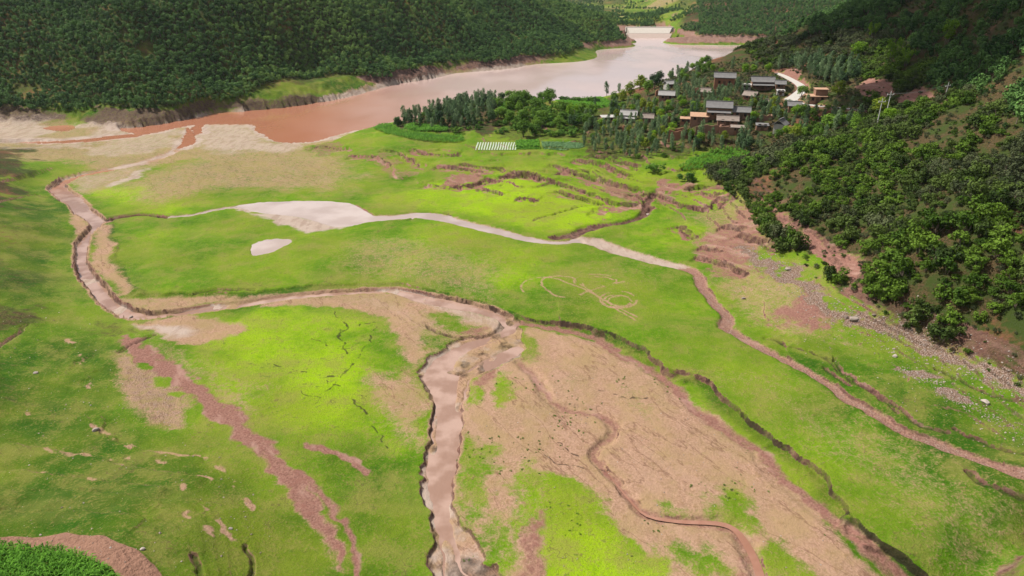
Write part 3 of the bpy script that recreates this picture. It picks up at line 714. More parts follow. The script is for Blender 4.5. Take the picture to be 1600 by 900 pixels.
def ground_material():
    g = N('ground_turf_and_mud')
    a = g.node('ShaderNodeVertexColor', layer_name='cover_a'); b = g.node('ShaderNodeVertexColor', layer_name='cover_b')
    sa = g.node('ShaderNodeSeparateColor'); sb = g.node('ShaderNodeSeparateColor')
    g.t.links.new(a.outputs['Color'], sa.inputs[0]); g.t.links.new(b.outputs['Color'], sb.inputs[0])
    mud, silt, red, grav = sa.outputs[0], sa.outputs[1], sa.outputs[2], a.outputs['Alpha']
    tone, litter, wet, plough = sb.outputs[0], sb.outputs[1], sb.outputs[2], b.outputs['Alpha']
    n03 = g.noise(.35, 4, .65); n1 = g.noise(1.3, 4, .62); n6 = g.noise(6, 4, .6); n25 = g.noise(27, 3, .55); n01 = g.noise(.12, 2, .6)
    nst = g.noise(2.2, 3, .6, stretch=(1.0, .35, 1.0))
    # turf
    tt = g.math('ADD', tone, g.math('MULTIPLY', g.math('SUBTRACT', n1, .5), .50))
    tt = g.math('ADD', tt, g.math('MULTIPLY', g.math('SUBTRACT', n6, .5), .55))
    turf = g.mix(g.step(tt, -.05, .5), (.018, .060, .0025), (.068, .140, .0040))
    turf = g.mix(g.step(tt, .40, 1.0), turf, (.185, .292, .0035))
    turf = g.mix(g.math('MULTIPLY', g.step(n25, .40, .68), .65), turf, (.142, .172, .014))
    turf = g.mix(g.math('MULTIPLY', g.step(g.noise(15, 4, .6, stretch=(.5, 1.3, 1)), .50, .70), .35), turf, (.170, .152, .040))
    turf = g.mix(g.math('MULTIPLY', g.step(g.math('ADD', n6, g.math('MULTIPLY', n03, .35)), .64, .82), .5), turf, (.160, .140, .038))
    dry = g.step(g.math('ADD', n03, g.math('MULTIPLY', n1, .5)), .74, .95)
    turf = g.mix(g.math('MULTIPLY', dry, .5), turf, (.165, .140, .040))
    turf = g.mix(g.math('MULTIPLY', g.step(n1, .58, .72), .5), turf, (.026, .075, .004))
    turf = g.mix(g.math('MULTIPLY', g.step(n01, .50, .70), .5), turf, (.020, .045, .004))
    turf = g.mix(g.math('MULTIPLY', g.step(g.noise(.6, 5, .75), .54, .68), .22), turf, (.032, .078, .004))
    # rills: thin wandering lines where noise crosses its middle
    def rill(wl, w, st=None):
        n = g.noise(wl, 4, .6, stretch=st); return g.step(g.math('ABSOLUTE', g.math('SUBTRACT', n, .5)), w, 0)
    rot = g.node('ShaderNodeMapping'); rot.inputs['Rotation'].default_value = (0, 0, math.radians(-34)); g.t.links.new(g.pos(), rot.inputs['Vector'])
    nr = g.noise(7, 5, .62, vec=rot.outputs[0], stretch=(1.0, .22, 1.0)); rl1 = g.step(g.math('ABSOLUTE', g.math('SUBTRACT', nr, .5)), .012, 0)
    nr2 = g.noise(3.0, 4, .6, vec=rot.outputs[0], stretch=(1.0, .3, 1.0)); rl2 = g.step(nr2, .52, .66)
    rl3 = rill(11, .006)
    turf = g.mix(g.math('MULTIPLY', g.math('MULTIPLY', rl3, g.step(n6, .42, .6)), .6), turf, (.075, .055, .024))
    # bare soils
    mudc = g.mix(g.step(n03, .3, .7), (.205, .117, .080), (.305, .190, .135))
    mudc = g.mix(g.step(n6, .40, .66), mudc, (.245, .160, .092))
    mudc = g.mix(g.math('MULTIPLY', g.step(g.noise(13, 4, .62), .46, .66), .35), mudc, (.170, .132, .055))
    mudc = g.mix(g.math('MULTIPLY', rl2, .45), mudc, (.290, .180, .130))
    mudc = g.mix(g.math('MULTIPLY', g.step(n1, .55, .70), .5), mudc, (.175, .110, .052))
    mudc = g.mix(g.math('MULTIPLY', g.step(n01, .54, .70), .28), mudc, (.090, .078, .020))
    mudc = g.mix(g.math('MULTIPLY', rl1, .6), mudc, (.105, .050, .036))
    siltc = g.mix(n6, (.245, .185, .148), (.325, .262, .222))
    siltc = g.mix(g.math('MULTIPLY', g.step(nst, .46, .62), .6), siltc, (.195, .136, .104))
    redc = g.mix(g.step(n03, .28, .72), (.120, .056, .044), (.225, .120, .092))
    redc = g.mix(g.step(n1, .50, .68), redc, (.165, .078, .060))
    redc = g.mix(g.math('MULTIPLY', rl2, .65), redc, (.262, .160, .128))
    wet_shade_col = g.mix(n03, (.008, .006, .005), (.032, .022, .016))  # near black: damp soil, and the painted shade of cut bank faces
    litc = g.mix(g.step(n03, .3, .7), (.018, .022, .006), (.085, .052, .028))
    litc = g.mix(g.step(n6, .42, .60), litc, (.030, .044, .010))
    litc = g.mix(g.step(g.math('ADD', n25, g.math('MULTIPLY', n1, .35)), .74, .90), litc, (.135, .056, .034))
    vor = g.node('ShaderNodeTexVoronoi', feature='F1'); vor.inputs['Scale'].default_value = 4.5
    g.t.links.new(g.pos(), vor.inputs['Vector'])
    vc = g.node('ShaderNodeSeparateColor'); g.t.links.new(vor.outputs['Color'], vc.inputs[0])
    gravc = g.mix(vc.outputs[0], (.160, .100, .075), (.330, .255, .215))
    gravc = g.mix(g.step(vor.outputs['Distance'], .35, .60), gravc, (.125, .078, .054))
    plc = g.mix(g.noise(.5, 4, .7), (.095, .046, .032), (.290, .165, .115))
    def edge(w, k, lo=.30, hi=.70): return g.step(g.math('ADD', w, g.math('MULTIPLY', g.math('SUBTRACT', n1, .5), k)), lo, hi)
    def fuzz(w, k):   # thin growth: patchy where half covered
        return g.step(g.math('ADD', g.math('ADD', w, g.math('MULTIPLY', g.math('SUBTRACT', n03, .5), k)), g.math('MULTIPLY', g.math('SUBTRACT', n1, .5), k)), .12, .88)
    c = g.mix(g.math('MULTIPLY', fuzz(mud, .9), .97), turf, mudc)
    # sparse shoots on the mud
    c = g.mix(g.math('MULTIPLY', g.math('MULTIPLY', g.step(n01, .62, .72), g.step(n6, .40, .62)), .30), c, (.065, .115, .008))
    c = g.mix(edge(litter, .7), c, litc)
    c = g.mix(edge(red, .7, .25, .75), c, redc)
    c = g.mix(fuzz(silt, .5), c, siltc)
    c = g.mix(edge(grav, .9), c, gravc)
    c = g.mix(g.math('MULTIPLY', edge(wet, .8, .25, .8), .85), c, wet_shade_col)
    c = g.mix(g.step(plough, .4, .6), c, plc)
    h = g.math('ADD', g.math('MULTIPLY', n03, .5), g.math('MULTIPLY', n1, .8))
    h = g.math('ADD', h, g.math('MULTIPLY', g.math('MULTIPLY', vor.outputs['Distance'], grav), -1.2))
    h = g.math('ADD', h, g.math('MULTIPLY', g.math('MULTIPLY', g.noise(.5, 3, .6), plough), 1.6))
    g.bump(h, .8, .35)
    rough = g.math('SUBTRACT', .95, g.math('MULTIPLY', silt, .25))
    return g.base(c, rough, .06)
g_me.materials.append(ground_material())
ground = tag(link('ground', g_me), 'wide dry lake bed of lime turf and tan mud ringed by hills', None, None, 'structure')

def water_material(name, deep, shallow, wl, wave, rough=.06):
    g = N(name)
    c = g.mix(g.step(g.noise(wl, 3, .5), .38, .62), deep, shallow)
    w = g.math('ADD', g.noise(.9, 2, .5, stretch=(1, .5, 1)), g.math('MULTIPLY', g.noise(4.5, 2, .5), 1.2))
    g.bump(w, wave, .12)
    g.b.inputs['IOR'].default_value = 1.33
    return g.base(c, rough, .5)
def lake_material():
    # silt laden near the river mouth, sky glare further off painted in as paler water
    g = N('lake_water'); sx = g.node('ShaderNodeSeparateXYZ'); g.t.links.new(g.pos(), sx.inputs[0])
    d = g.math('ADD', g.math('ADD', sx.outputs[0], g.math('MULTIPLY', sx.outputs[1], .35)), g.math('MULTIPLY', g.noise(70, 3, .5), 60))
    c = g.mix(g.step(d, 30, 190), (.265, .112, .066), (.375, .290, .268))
    g.bump(g.math('ADD', g.noise(1.1, 2, .5, stretch=(1, .5, 1)), g.math('MULTIPLY', g.noise(6, 2, .5), 1.2)), .12, .12)
    g.b.inputs['IOR'].default_value = 1.33
    return g.base(c, g.math('ADD', .07, g.math('MULTIPLY', g.step(g.noise(55, 3, .5, stretch=(1, .5, 1)), .4, .62), .16)), .5)
M_LAKE = lake_material()
M_RIV = water_material('river_water', (.195, .116, .085), (.280, .186, .148), 5, .45, .12)
# the lower reach towards the lake carries more red silt
_t = M_RIV.node_tree; _bc = next(n for n in _t.nodes if n.type == 'BSDF_PRINCIPLED').inputs['Base Color']; _src = _bc.links[0].from_socket
_gp = _t.nodes.new('ShaderNodeNewGeometry'); _sp = _t.nodes.new('ShaderNodeSeparateXYZ'); _t.links.new(_gp.outputs['Position'], _sp.inputs[0])
_mr = _t.nodes.new('ShaderNodeMapRange'); _mr.interpolation_type = 'SMOOTHSTEP'; _mr.inputs['From Min'].default_value = 222; _mr.inputs['From Max'].default_value = 262; _t.links.new(_sp.outputs[1], _mr.inputs['Value'])
_mx = _t.nodes.new('ShaderNodeMix'); _mx.data_type = 'RGBA'; _t.links.new(_mr.outputs['Result'], _mx.inputs['Factor']); _t.links.new(_src, _mx.inputs['A']); _mx.inputs['B'].default_value = (.265, .112, .066, 1); _t.links.new(_mx.outputs['Result'], _bc)
M_POND = water_material('pond_water', (.245, .185, .160), (.310, .250, .225), 14, .05, .05)
M_REDW = water_material('red_trickle', (.200, .095, .062), (.250, .130, .092), 5, .2, .1)

def sheet(name, poly, z, mat, label):
    from mathutils.geometry import tessellate_polygon
    vs = [Vector((p[0], p[1], 0)) for p in poly]
    tr = tessellate_polygon([vs])
    zz = z if callable(z) else (lambda x, y: z)
    V = [(p[0], p[1], zz(p[0], p[1])) for p in poly]
    T = []
    for t in tr:
        a, b, c = (np.array(V[k][:2]) for k in t)
        T.append(t if (b - a)[0] * (c - a)[1] - (b - a)[1] * (c - a)[0] > 0 else t[::-1])
    return tag(link(name, mesh_np(name, V, tris=T, mats=[mat])), label, None, None, 'structure')
def grow(p, d):
    p = np.asarray(p); ar = np.sum(p[:, 0] * np.roll(p[:, 1], -1) - np.roll(p[:, 0], -1) * p[:, 1])
    t = np.roll(p, -1, 0) - np.roll(p, 1, 0); t /= np.linalg.norm(t, axis=1)[:, None] + 1e-9
    n = np.stack([t[:, 1], -t[:, 0]], 1) * (1 if ar > 0 else -1)
    return p + n * d
# the lake: its sheet runs under the tongue of land and the spurs that bound it
lake_edge = [(-330,300),(-250,290),(-172,268),(-150,270),(-110,262),(-60,270),(-40,330),(0,380),(120,380),(330,470),(420,560),(430,700),(330,830),(170,850),(140,838),(60,840),(-40,700),(-120,640),(-240,520),(-330,420)]
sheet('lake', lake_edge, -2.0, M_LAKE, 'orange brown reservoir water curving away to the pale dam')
def ribbon(name, line, W, dz, mat, label, zfun=zb):
    line = np.asarray(line); t = np.gradient(line, axis=0); t /= np.linalg.norm(t, axis=1)[:, None]
    nrm = np.stack([-t[:, 1], t[:, 0]], 1); w = np.interp(np.linspace(0, 1, len(line)), np.linspace(0, 1, len(W)), W)
    zz = zfun(line[:, 0], line[:, 1]); zz = np.convolve(np.pad(zz, 3, 'edge'), np.ones(7) / 7, 'valid') + dz
    V = []; Q = []
    for k, (p, n, ww, z) in enumerate(zip(line, nrm, w, zz)):
        V += [(*(p + n * ww), z), (*(p - n * ww), z)]
        if k: Q.append((2 * k - 2, 2 * k - 1, 2 * k + 1, 2 * k))
    return tag(link(name, mesh_np(name, V, quads=Q, mats=[mat])), label, None, None, 'structure')
# the river: flat water cells under and inside the carved bed
def water_cells(name, poly, margin, cell, z, mat, label):
    p = np.asarray(poly); xs = np.arange(p[:, 0].min() - 3, p[:, 0].max() + 3, cell); ys = np.arange(p[:, 1].min() - 3, p[:, 1].max() + 3, cell)
    cx, cy = np.meshgrid(xs + cell / 2, ys + cell / 2)
    keep = np.zeros(cx.shape, bool)
    for a in range(0, cx.shape[0], 40):
        X, Y = cx[a:a + 40], cy[a:a + 40]; keep[a:a + 40] = inside(X, Y, p) | (seg_dist(X, Y, p, True) < margin)
    ids = -np.ones((len(ys) + 1, len(xs) + 1), int); V = []; Q = []
    def vid(r, c):
        if ids[r, c] < 0: ids[r, c] = len(V); V.append((p[:, 0].min() - 3 + c * cell, p[:, 1].min() - 3 + r * cell, z))
        return ids[r, c]
    for r, c in zip(*np.nonzero(keep)): Q.append((vid(r, c), vid(r, c + 1), vid(r + 1, c + 1), vid(r + 1, c)))
    return tag(link(name, mesh_np(name, V, quads=Q, mats=[mat], smooth=True)), label, None, None, 'structure')
water_cells('river', RIV_A, 1.6, .8, -1.95, M_RIV, 'shallow pinkish brown river winding through the lake bed to the foreground')
sheet('pond', grow(POND1, .9), float(np.median(zb(POND1[:, 0], POND1[:, 1]))) - .25, M_POND, 'pale leaf shaped pond in the middle of the turf')
sheet('puddle', grow(POND2, .8), float(np.median(zb(POND2[:, 0], POND2[:, 1]))) - .18, M_POND, 'small grey puddle alone on the turf below the pond')
ribbon('stream', ST_D, np.array(W_D) + .5, -.36, M_POND, 'thin pale stream running from the pond to the gully')
ribbon('rivulet', ST_W, [1.2, 1.0, .8, .7], -.27, M_POND, 'hair thin outflow trickling left from the pond')
ribbon('trickle', ST_G[int(len(ST_G) * .55):], [.05, .2, .4, .55, .6], -1.42, M_REDW, 'narrow red brown trickle at the lower right of the mud flat')

# ------------------------------------------------------------------ foliage
def leaf_material(name, dark, light, trans=.35, hue=.5):
    g = N(name)
    oi = g.node('ShaderNodeObjectInfo')
    tcn = g.node('ShaderNodeTexCoord')
    n = g.noise(.9, 2, .6, vec=tcn.outputs['Object'])
    f = g.math('ADD', g.math('MULTIPLY', oi.outputs['Random'], hue), g.math('MULTIPLY', n, 1.0 - hue * .5))
    c = g.mix(g.step(f, .2, .9), dark, light)
    g.base(c, .7, .10)
    tr = g.node('ShaderNodeBsdfTranslucent'); g.t.links.new(c, tr.inputs['Color'])
    mx = g.node('ShaderNodeMixShader'); mx.inputs[0].default_value = trans
    g.t.links.new(g.b.outputs[0], mx.inputs[1]); g.t.links.new(tr.outputs[0], mx.inputs[2]); g.t.links.new(mx.outputs[0], g.out.inputs['Surface'])
    return g.m
M_PINE = leaf_material('leaf_pine', (.022, .050, .020), (.060, .112, .036), .25)
M_HILL = leaf_material('leaf_hill', (.012, .046, .011), (.095, .185, .044), .16)
M_HILL2 = leaf_material('leaf_hill_light', (.034, .088, .016), (.155, .250, .055), .16)
M_DARK = leaf_material('leaf_dark_scrub', (.014, .031, .005), (.074, .110, .021), .2)
M_BRIGHT = leaf_material('leaf_bright_scrub', (.020, .052, .004), (.105, .178, .018), .25)
M_GREYB = leaf_material('leaf_grey_scrub', (.028, .040, .016), (.090, .108, .046), .2)
M_EUC = leaf_material('leaf_eucalyptus', (.062, .120, .052), (.170, .245, .115))
M_BROAD = leaf_material('leaf_broad', (.045, .105, .012), (.125, .225, .024))
M_LIME = leaf_material('leaf_lime', (.090, .180, .010), (.190, .330, .020), .4, .3)
M_YELLOW = leaf_material('leaf_yellow_green', (.110, .160, .012), (.220, .280, .022), .4, .3)
M_ORCH = leaf_material('leaf_orchard', (.036, .095, .012), (.100, .205, .026))
M_MAIZE = leaf_material('leaf_maize', (.055, .165, .014), (.150, .340, .036), .4, .6)
M_CABB = leaf_material('leaf_cabbage', (.085, .185, .070), (.170, .290, .130), .3, .6)
_b = N('bark'); M_BARK = _b.base(_b.mix(_b.noise(.5, 3), (.10, .075, .055), (.24, .19, .15)), .9, .2)

def leaves(centers, radii, n, size, rng, up=.35, flat=1.0, shell=.55):
    """n leaf faces spread through each clump"""
    V = []
    for (cx, cy, cz), rad in zip(centers, radii):
        d = rng.normal(size=(n, 3)); d /= np.linalg.norm(d, axis=1)[:, None]
        rr = rad * (shell + (1 - shell) * rng.random(n) ** .6)
        p = d * rr[:, None] * np.array([1, 1, flat]) + np.array([cx, cy, cz])
        nn = d * 1.2 + rng.normal(size=(n, 3)) * .42 + np.array([0, 0, up]); nn /= np.linalg.norm(nn, axis=1)[:, None]
        a = np.cross(nn, rng.normal(size=(n, 3))); a /= np.linalg.norm(a, axis=1)[:, None] + 1e-9
        b = np.cross(nn, a)
        s = size * (.6 + .8 * rng.random(n))[:, None]
        q = np.stack([p - a * s, p - b * s * .55 + nn * s * .12, p + a * s, p + b * s * .55 + nn * s * .12], 1)
        V.append(q.reshape(-1, 3))
    return np.concatenate(V)

def tube(p0, p1, r0, r1, k=5):
    p0 = np.array(p0, float); p1 = np.array(p1, float); d = p1 - p0; d /= np.linalg.norm(d)
    a = np.cross(d, [.3, .9, .2]); a /= np.linalg.norm(a); b = np.cross(d, a)
    an = np.linspace(0, 2 * math.pi, k, endpoint=False)
    c = np.cos(an)[:, None] * a + np.sin(an)[:, None] * b
    V = np.concatenate([p0 + c * r0, p1 + c * r1]); Q = [(i, (i + 1) % k, k + (i + 1) % k, k + i) for i in range(k)]
    return V, np.array(Q)

def join(parts):
    V = []; Q = []; o = 0
    for v, q in parts:
        V.append(v); Q.append(np.asarray(q) + o); o += len(v)
    return np.concatenate(V), np.concatenate(Q)

def leafq(v): return v, np.arange(len(v)).reshape(-1, 4)

def tree_meshes(kind, mat, seed):
    """(crown mesh, trunk mesh) of one unit tree, base at the origin"""
    g = np.random.default_rng(seed)
    if kind == 'pine':
        h = g.uniform(4.2, 6.0); nc = 13
        t = np.linspace(.22, .97, nc); w = 1.55 * (1.05 - t) ** .7 + .2
        an = g.uniform(0, 6.3, nc); cs = np.stack([np.cos(an) * w * .55, np.sin(an) * w * .55, t * h], 1)
        lv = leaves(cs, w * .62 + .15, 17, .34, g, .5, .7)
        tk = [tube((0, 0, -.6), (0, 0, h * .85), .13, .04)]
    elif kind == 'hill':           # small rounded forest tree
        h = g.uniform(3.8, 5.2); nc = 10
        d = g.normal(size=(nc, 3)); d /= np.linalg.norm(d, axis=1)[:, None]
        cs = d * np.array([1.25, 1.25, 1.35]) * g.uniform(.5, 1, nc)[:, None] + np.array([0, 0, h * .55])
        lv = leaves(cs, g.uniform(.6, 1.0, nc), 24, .30, g, .45, .9)
        tk = [tube((0, 0, -.8), (0, 0, h * .6), .13, .05)]
    elif kind == 'euc':
        h = g.uniform(6.0, 8.2); nc = 15
        t = np.linspace(.28, .98, nc); w = (.95 * np.sin(np.clip((t - .18) / .86, 0, 1) * math.pi) ** .6 + .30)
        an = g.uniform(0, 6.3, nc); cs = np.stack([np.cos(an) * w * .5, np.sin(an) * w * .5, t * h], 1)
        lv = leaves(cs, w * .60 + .12, 34, .23, g, .1, 1.25)
        tk = [tube((0, 0, -.6), (.05, .03, h * .5), .13, .085), tube((.05, .03, h * .5), (0, .1, h * .93), .085, .03)] + [tube((.04, .03, h * k), (.6 * math.cos(a), .6 * math.sin(a), h * k + .9), .05, .02, 4) for k, a in ((.35, .4), (.45, 2.5), (.55, 4.4))]
    elif kind == 'broad':
        h = g.uniform(5.5, 7.0); nc = 24
        d = g.normal(size=(nc, 3)); d /= np.linalg.norm(d, axis=1)[:, None]
        cs = d * np.array([1.9, 1.9, 2.2]) * g.uniform(.5, 1, nc)[:, None] * np.where(d[:, 2:] > 0, .9, 1.0) + np.array([0, 0, h * .52])
        lv = leaves(cs, g.uniform(.75, 1.2, nc), 44, .26, g, .4, .9)
        tk = [tube((0, 0, -.6), (.1, 0, h * .42), .22, .16)] + [tube((.1, 0, h * .38), tuple(cs[k] * .8 + np.array([0, 0, h * .1])), .11, .03, 4) for k in range(6)]
    elif kind == 'bamboo':
        h = g.uniform(6.5, 8.0); nc = 26
        an = g.uniform(0, 6.3, nc); t = g.uniform(.35, 1, nc); rr = .5 + 1.9 * t ** 1.5 * g.uniform(.5, 1, nc)
        cs = np.stack([np.cos(an) * rr, np.sin(an) * rr, h * t * (1 - .12 * (rr / 2.4) ** 2)], 1)
        lv = leaves(cs, g.uniform(.5, .85, nc), 40, .27, g, .2, 1.5)
        tk = [tube((.3 * math.cos(a), .3 * math.sin(a), -.5), (1.1 * math.cos(a), 1.1 * math.sin(a), h * .8), .06, .03, 4) for a in np.linspace(0, 5.6, 8)]
    elif kind == 'bush':
        nc = 15
        d = g.normal(size=(nc, 3)); d /= np.linalg.norm(d, axis=1)[:, None]; d[:, 2] = np.abs(d[:, 2])
        cs = d * np.array([1.55, 1.55, 1.45]) * g.uniform(.3, 1.1, nc)[:, None] + np.array([0, 0, .6])
        lv = leaves(cs, g.uniform(.3, .8, nc), 42, .19, g, .4, .85, .35)
        tk = [tube((0, 0, -.6), tuple(cs[k]), .08, .025, 4) for k in range(6)]
    elif kind == 'scrub':           # open, twiggy
        nc = 22
        d = g.normal(size=(nc, 3)); d /= np.linalg.norm(d, axis=1)[:, None]; d[:, 2] = np.abs(d[:, 2])
        cs = d * np.array([1.7, 1.7, 1.7]) * g.uniform(.6, 1, nc)[:, None] + np.array([0, 0, .6])
        lv = leaves(cs, g.uniform(.35, .6, nc), 26, .17, g, .5, .8)
        tk = [tube((0, 0, -.6), tuple(cs[k]), .07, .02, 4) for k in range(9)]
    cm = mesh_np('crown', *[x for x in [leafq(lv)[0]]], quads=leafq(lv)[1], mats=[mat])
    tv, tq = join(tk)
    tm = mesh_np('trunk', tv, quads=tq, mats=[M_BARK])
    v, q = join([leafq(lv), (tv, tq)])
    one = mesh_np('tree', v, quads=q, mats=[mat, M_BARK])
    mi = np.zeros(len(q), np.int32); mi[len(lv) // 4:] = 1
    one.polygons.foreach_set('material_index', mi)
    return cm, tm, one

KINDS = {}
def protos(key, kind, mat, n, seed): KINDS[key] = [tree_meshes(kind, mat, seed + k) for k in range(n)]
protos('pine', 'pine', M_PINE, 6, 10)
protos('hill', 'hill', M_HILL, 6, 130); protos('hill2', 'hill', M_HILL2, 4, 140); protos('dark', 'bush', M_DARK, 5, 30); protos('scrub', 'scrub', M_GREYB, 4, 40); protos('bright', 'bush', M_BRIGHT, 5, 50)
protos('euc', 'euc', M_EUC, 7, 60); protos('broad', 'broad', M_BROAD, 5, 70); protos('lime', 'broad', M_LIME, 3, 80)
protos('yellow', 'broad', M_YELLOW, 3, 85); protos('bamboo', 'bamboo', M_LIME, 3, 90); protos('orch', 'bush', M_ORCH, 5, 95); protos('dbroad', 'broad', M_PINE, 3, 98)
protos('greenbush', 'bush', M_BROAD, 4, 110)

def put_tree(name, key, x, y, s, label, cat, group=None, sz=None, parts=True, names=('trunk', 'crown'), dz=0.0):
    """one tree: an empty at its foot with trunk and crown, or a single mesh when too small to show them"""
    cm, tm, one = random.choice(KINDS[key])
    z = float(zf(x, y)) + dz
    rz = random.uniform(0, 6.28)
    if parts:
        o = link(name, None)
        c = link(names[1], cm, o); t = link(names[0], tm, o)
    else:
        o = link(name, one)
    o.location = (x, y, z); o.rotation_euler = (random.uniform(-.06, .06), random.uniform(-.06, .06), rz)
    o.scale = (s, s, s * (sz or 1.0))
    return tag(o, label, cat, group)

def stuff_scatter(name, meshes, pts, scl, label, tilt=None, sz=None):
    """one uncountable mass: points carrying instances of a few plants"""
    pts = np.asarray(pts, np.float32)
    me = bpy.data.meshes.new(name); me.vertices.add(len(pts)); me.vertices.foreach_set('co', pts.ravel())
    a = me.attributes.new('size', 'FLOAT_VECTOR', 'POINT')
    s3 = np.stack([scl, scl, scl * (sz if sz is not None else RNG.uniform(.85, 1.2, len(pts)))], 1).astype(np.float32); a.data.foreach_set('vector', s3.ravel())
    a = me.attributes.new('turn', 'FLOAT_VECTOR', 'POINT')
    tz = np.stack([RNG.uniform(-.08, .08, len(pts)), RNG.uniform(-.08, .08, len(pts)), RNG.uniform(0, 6.28, len(pts))], 1) if tilt is None else tilt
    a.data.foreach_set('vector', tz.astype(np.float32).ravel())
    a = me.attributes.new('pick', 'INT', 'POINT'); a.data.foreach_set('value', RNG.integers(0, len(meshes), len(pts)).astype(np.int32))
    o = link(name, me)
    ng = bpy.data.node_groups.new(name + '_nodes', 'GeometryNodeTree')
    ng.interface.new_socket('Geometry', in_out='INPUT', socket_type='NodeSocketGeometry'); ng.interface.new_socket('Geometry', in_out='OUTPUT', socket_type='NodeSocketGeometry')
    gi = ng.nodes.new('NodeGroupInput'); go = ng.nodes.new('NodeGroupOutput'); jn = ng.nodes.new('GeometryNodeJoinGeometry')
    def attr(nm, dt):
        n = ng.nodes.new('GeometryNodeInputNamedAttribute'); n.data_type = dt; n.inputs['Name'].default_value = nm; return n.outputs['Attribute']
    size, turn, pick = attr('size', 'FLOAT_VECTOR'), attr('turn', 'FLOAT_VECTOR'), attr('pick', 'INT')
    e2r = ng.nodes.new('FunctionNodeEulerToRotation'); ng.links.new(turn, e2r.inputs[0])
    for k, m in enumerate(meshes):
        src = bpy.data.objects.new(name + '_source', m)
        ob = ng.nodes.new('GeometryNodeObjectInfo'); ob.inputs['Object'].default_value = src; ob.inputs['As Instance'].default_value = True
        cmpn = ng.nodes.new('FunctionNodeCompare'); cmpn.data_type = 'INT'; cmpn.operation = 'EQUAL'; ng.links.new(pick, cmpn.inputs[2]); cmpn.inputs[3].default_value = k
        ip = ng.nodes.new('GeometryNodeInstanceOnPoints')
        ng.links.new(gi.outputs[0], ip.inputs['Points']); ng.links.new(cmpn.outputs[0], ip.inputs['Selection']); ng.links.new(ob.outputs['Geometry'], ip.inputs['Instance'])
        ng.links.new(e2r.outputs[0], ip.inputs['Rotation']); ng.links.new(size, ip.inputs['Scale']); ng.links.new(ip.outputs[0], jn.inputs[0])
    ng.links.new(jn.outputs[0], go.inputs[0])
    md = o.modifiers.new('growth', 'NODES'); md.node_group = ng
    return tag(o, label, None, None, 'stuff')

def thin(x, y, s, order=None):
    """keep points at least s apart (grid hash)"""
    cell = {}; keep = []
    s = np.broadcast_to(s, x.shape)
    for k in range(len(x)):
        d = s[k]; ck = (int(x[k] // 3), int(y[k] // 3)); n = int(d // 3) + 1; ok = True
        for a in range(-n, n + 1):
            for b in range(-n, n + 1):
                for (qx, qy) in cell.get((ck[0] + a, ck[1] + b), ()):
                    if (qx - x[k]) ** 2 + (qy - y[k]) ** 2 < d * d: ok = False; break
                if not ok: break
            if not ok: break
        if ok: cell.setdefault(ck, []).append((x[k], y[k])); keep.append(k)
    return np.array(keep, int)

def visible(x, y, z, lift):
    """seen from around the drone over the land, with some slack"""
    ok = np.ones(len(x), bool)
    for t in np.linspace(.15, .97, 60):
        ok &= zf(x * t, y * t) < CAMH + (z + lift - CAMH) * t
    u, v = pix(x, y, z)
    return ok & (u > -120) & (u < 1720) & (v > -60)

def in_area(px, n, gap, zmin=-9, seed=0):
    """random places inside an outline surveyed on the finished ground"""
    g = np.random.default_rng(seed)
    p = survey(px, zf)
    k = n * 14
    x = g.uniform(p[:, 0].min(), p[:, 0].max(), k); y = g.uniform(p[:, 1].min(), p[:, 1].max(), k)
    m = inside(x, y, p); x, y = x[m], y[m]
    if zmin > -9: m = zf(x, y) > zmin; x, y = x[m], y[m]
    i = thin(x, y, gap)[:n]
    return list(zip(x[i], y[i]))
# ---- keep-clear zones: houses, road, fields
BLOCK = []
def clear_of(x, y):
    ok = np.ones(np.shape(x), bool)
    for bx, by, br in BLOCK: ok &= (x - bx) ** 2 + (y - by) ** 2 > br * br
    return ok

# ------------------------------------------------------------------ village
def wall_mat(name, a, b, wl=.8):
    g = N(name); c = g.mix(g.noise(wl, 4, .6), a, b); g.bump(g.noise(.25, 3), .5, .08); return g.base(c, .92, .2)
M_ADOBE = wall_mat('adobe', (.200, .085, .050), (.290, .145, .090))
M_BROWN = wall_mat('weathered_adobe', (.170, .090, .060), (.270, .155, .105))
M_PLAST = wall_mat('grey_plaster', (.26, .245, .225), (.37, .35, .325))
M_WHITE = wall_mat('whitewash', (.45, .44, .42), (.58, .57, .55))
M_STRAW = wall_mat('clay_roof', (.270, .155, .095), (.38, .245, .165))
M_SLAB = wall_mat('pale_slab', (.27, .255, .24), (.36, .345, .325))
def tile_mat(name, a, b):
    g = N(name); tcn = g.node('ShaderNodeTexCoord')
    wv = g.node('ShaderNodeTexWave', bands_direction='X'); wv.inputs['Scale'].default_value = 1.6; wv.inputs['Distortion'].default_value = .4
    g.t.links.new(tcn.outputs['Object'], wv.inputs['Vector'])
    c = g.mix(g.noise(1.2, 4, .6), a, b); c = g.mix(g.math('MULTIPLY', wv.outputs['Fac'], .25), c, (.045, .042, .042)); g.bump(wv.outputs['Fac'], .6, .08); return g.base(c, .85, .25)
M_TILE = tile_mat('grey_tiles', (.110, .105, .105), (.215, .205, .200))
M_TILEL = tile_mat('pale_tiles', (.22, .21, .20), (.34, .325, .31))
M_TILEB = tile_mat('brown_tiles', (.16, .125, .105), (.29, .235, .20))
_g = N('dark_opening'); M_OPEN = _g.base((.018, .015, .013), .8, .3)
_g = N('wood'); M_WOOD = _g.base(_g.mix(_g.noise(.4, 3, stretch=(1, 1, .2)), (.07, .04, .025), (.15, .09, .055)), .8, .3)
_g = N('concrete'); M_CONC = _g.base(_g.mix(_g.noise(2.0, 4), (.30, .28, .25), (.40, .375, .345)), .9, .2)
_g = N('pole_concrete'); M_POLE = _g.base(_g.mix(_g.noise(1.0, 3), (.38, .37, .35), (.50, .49, .47)), .85, .3)
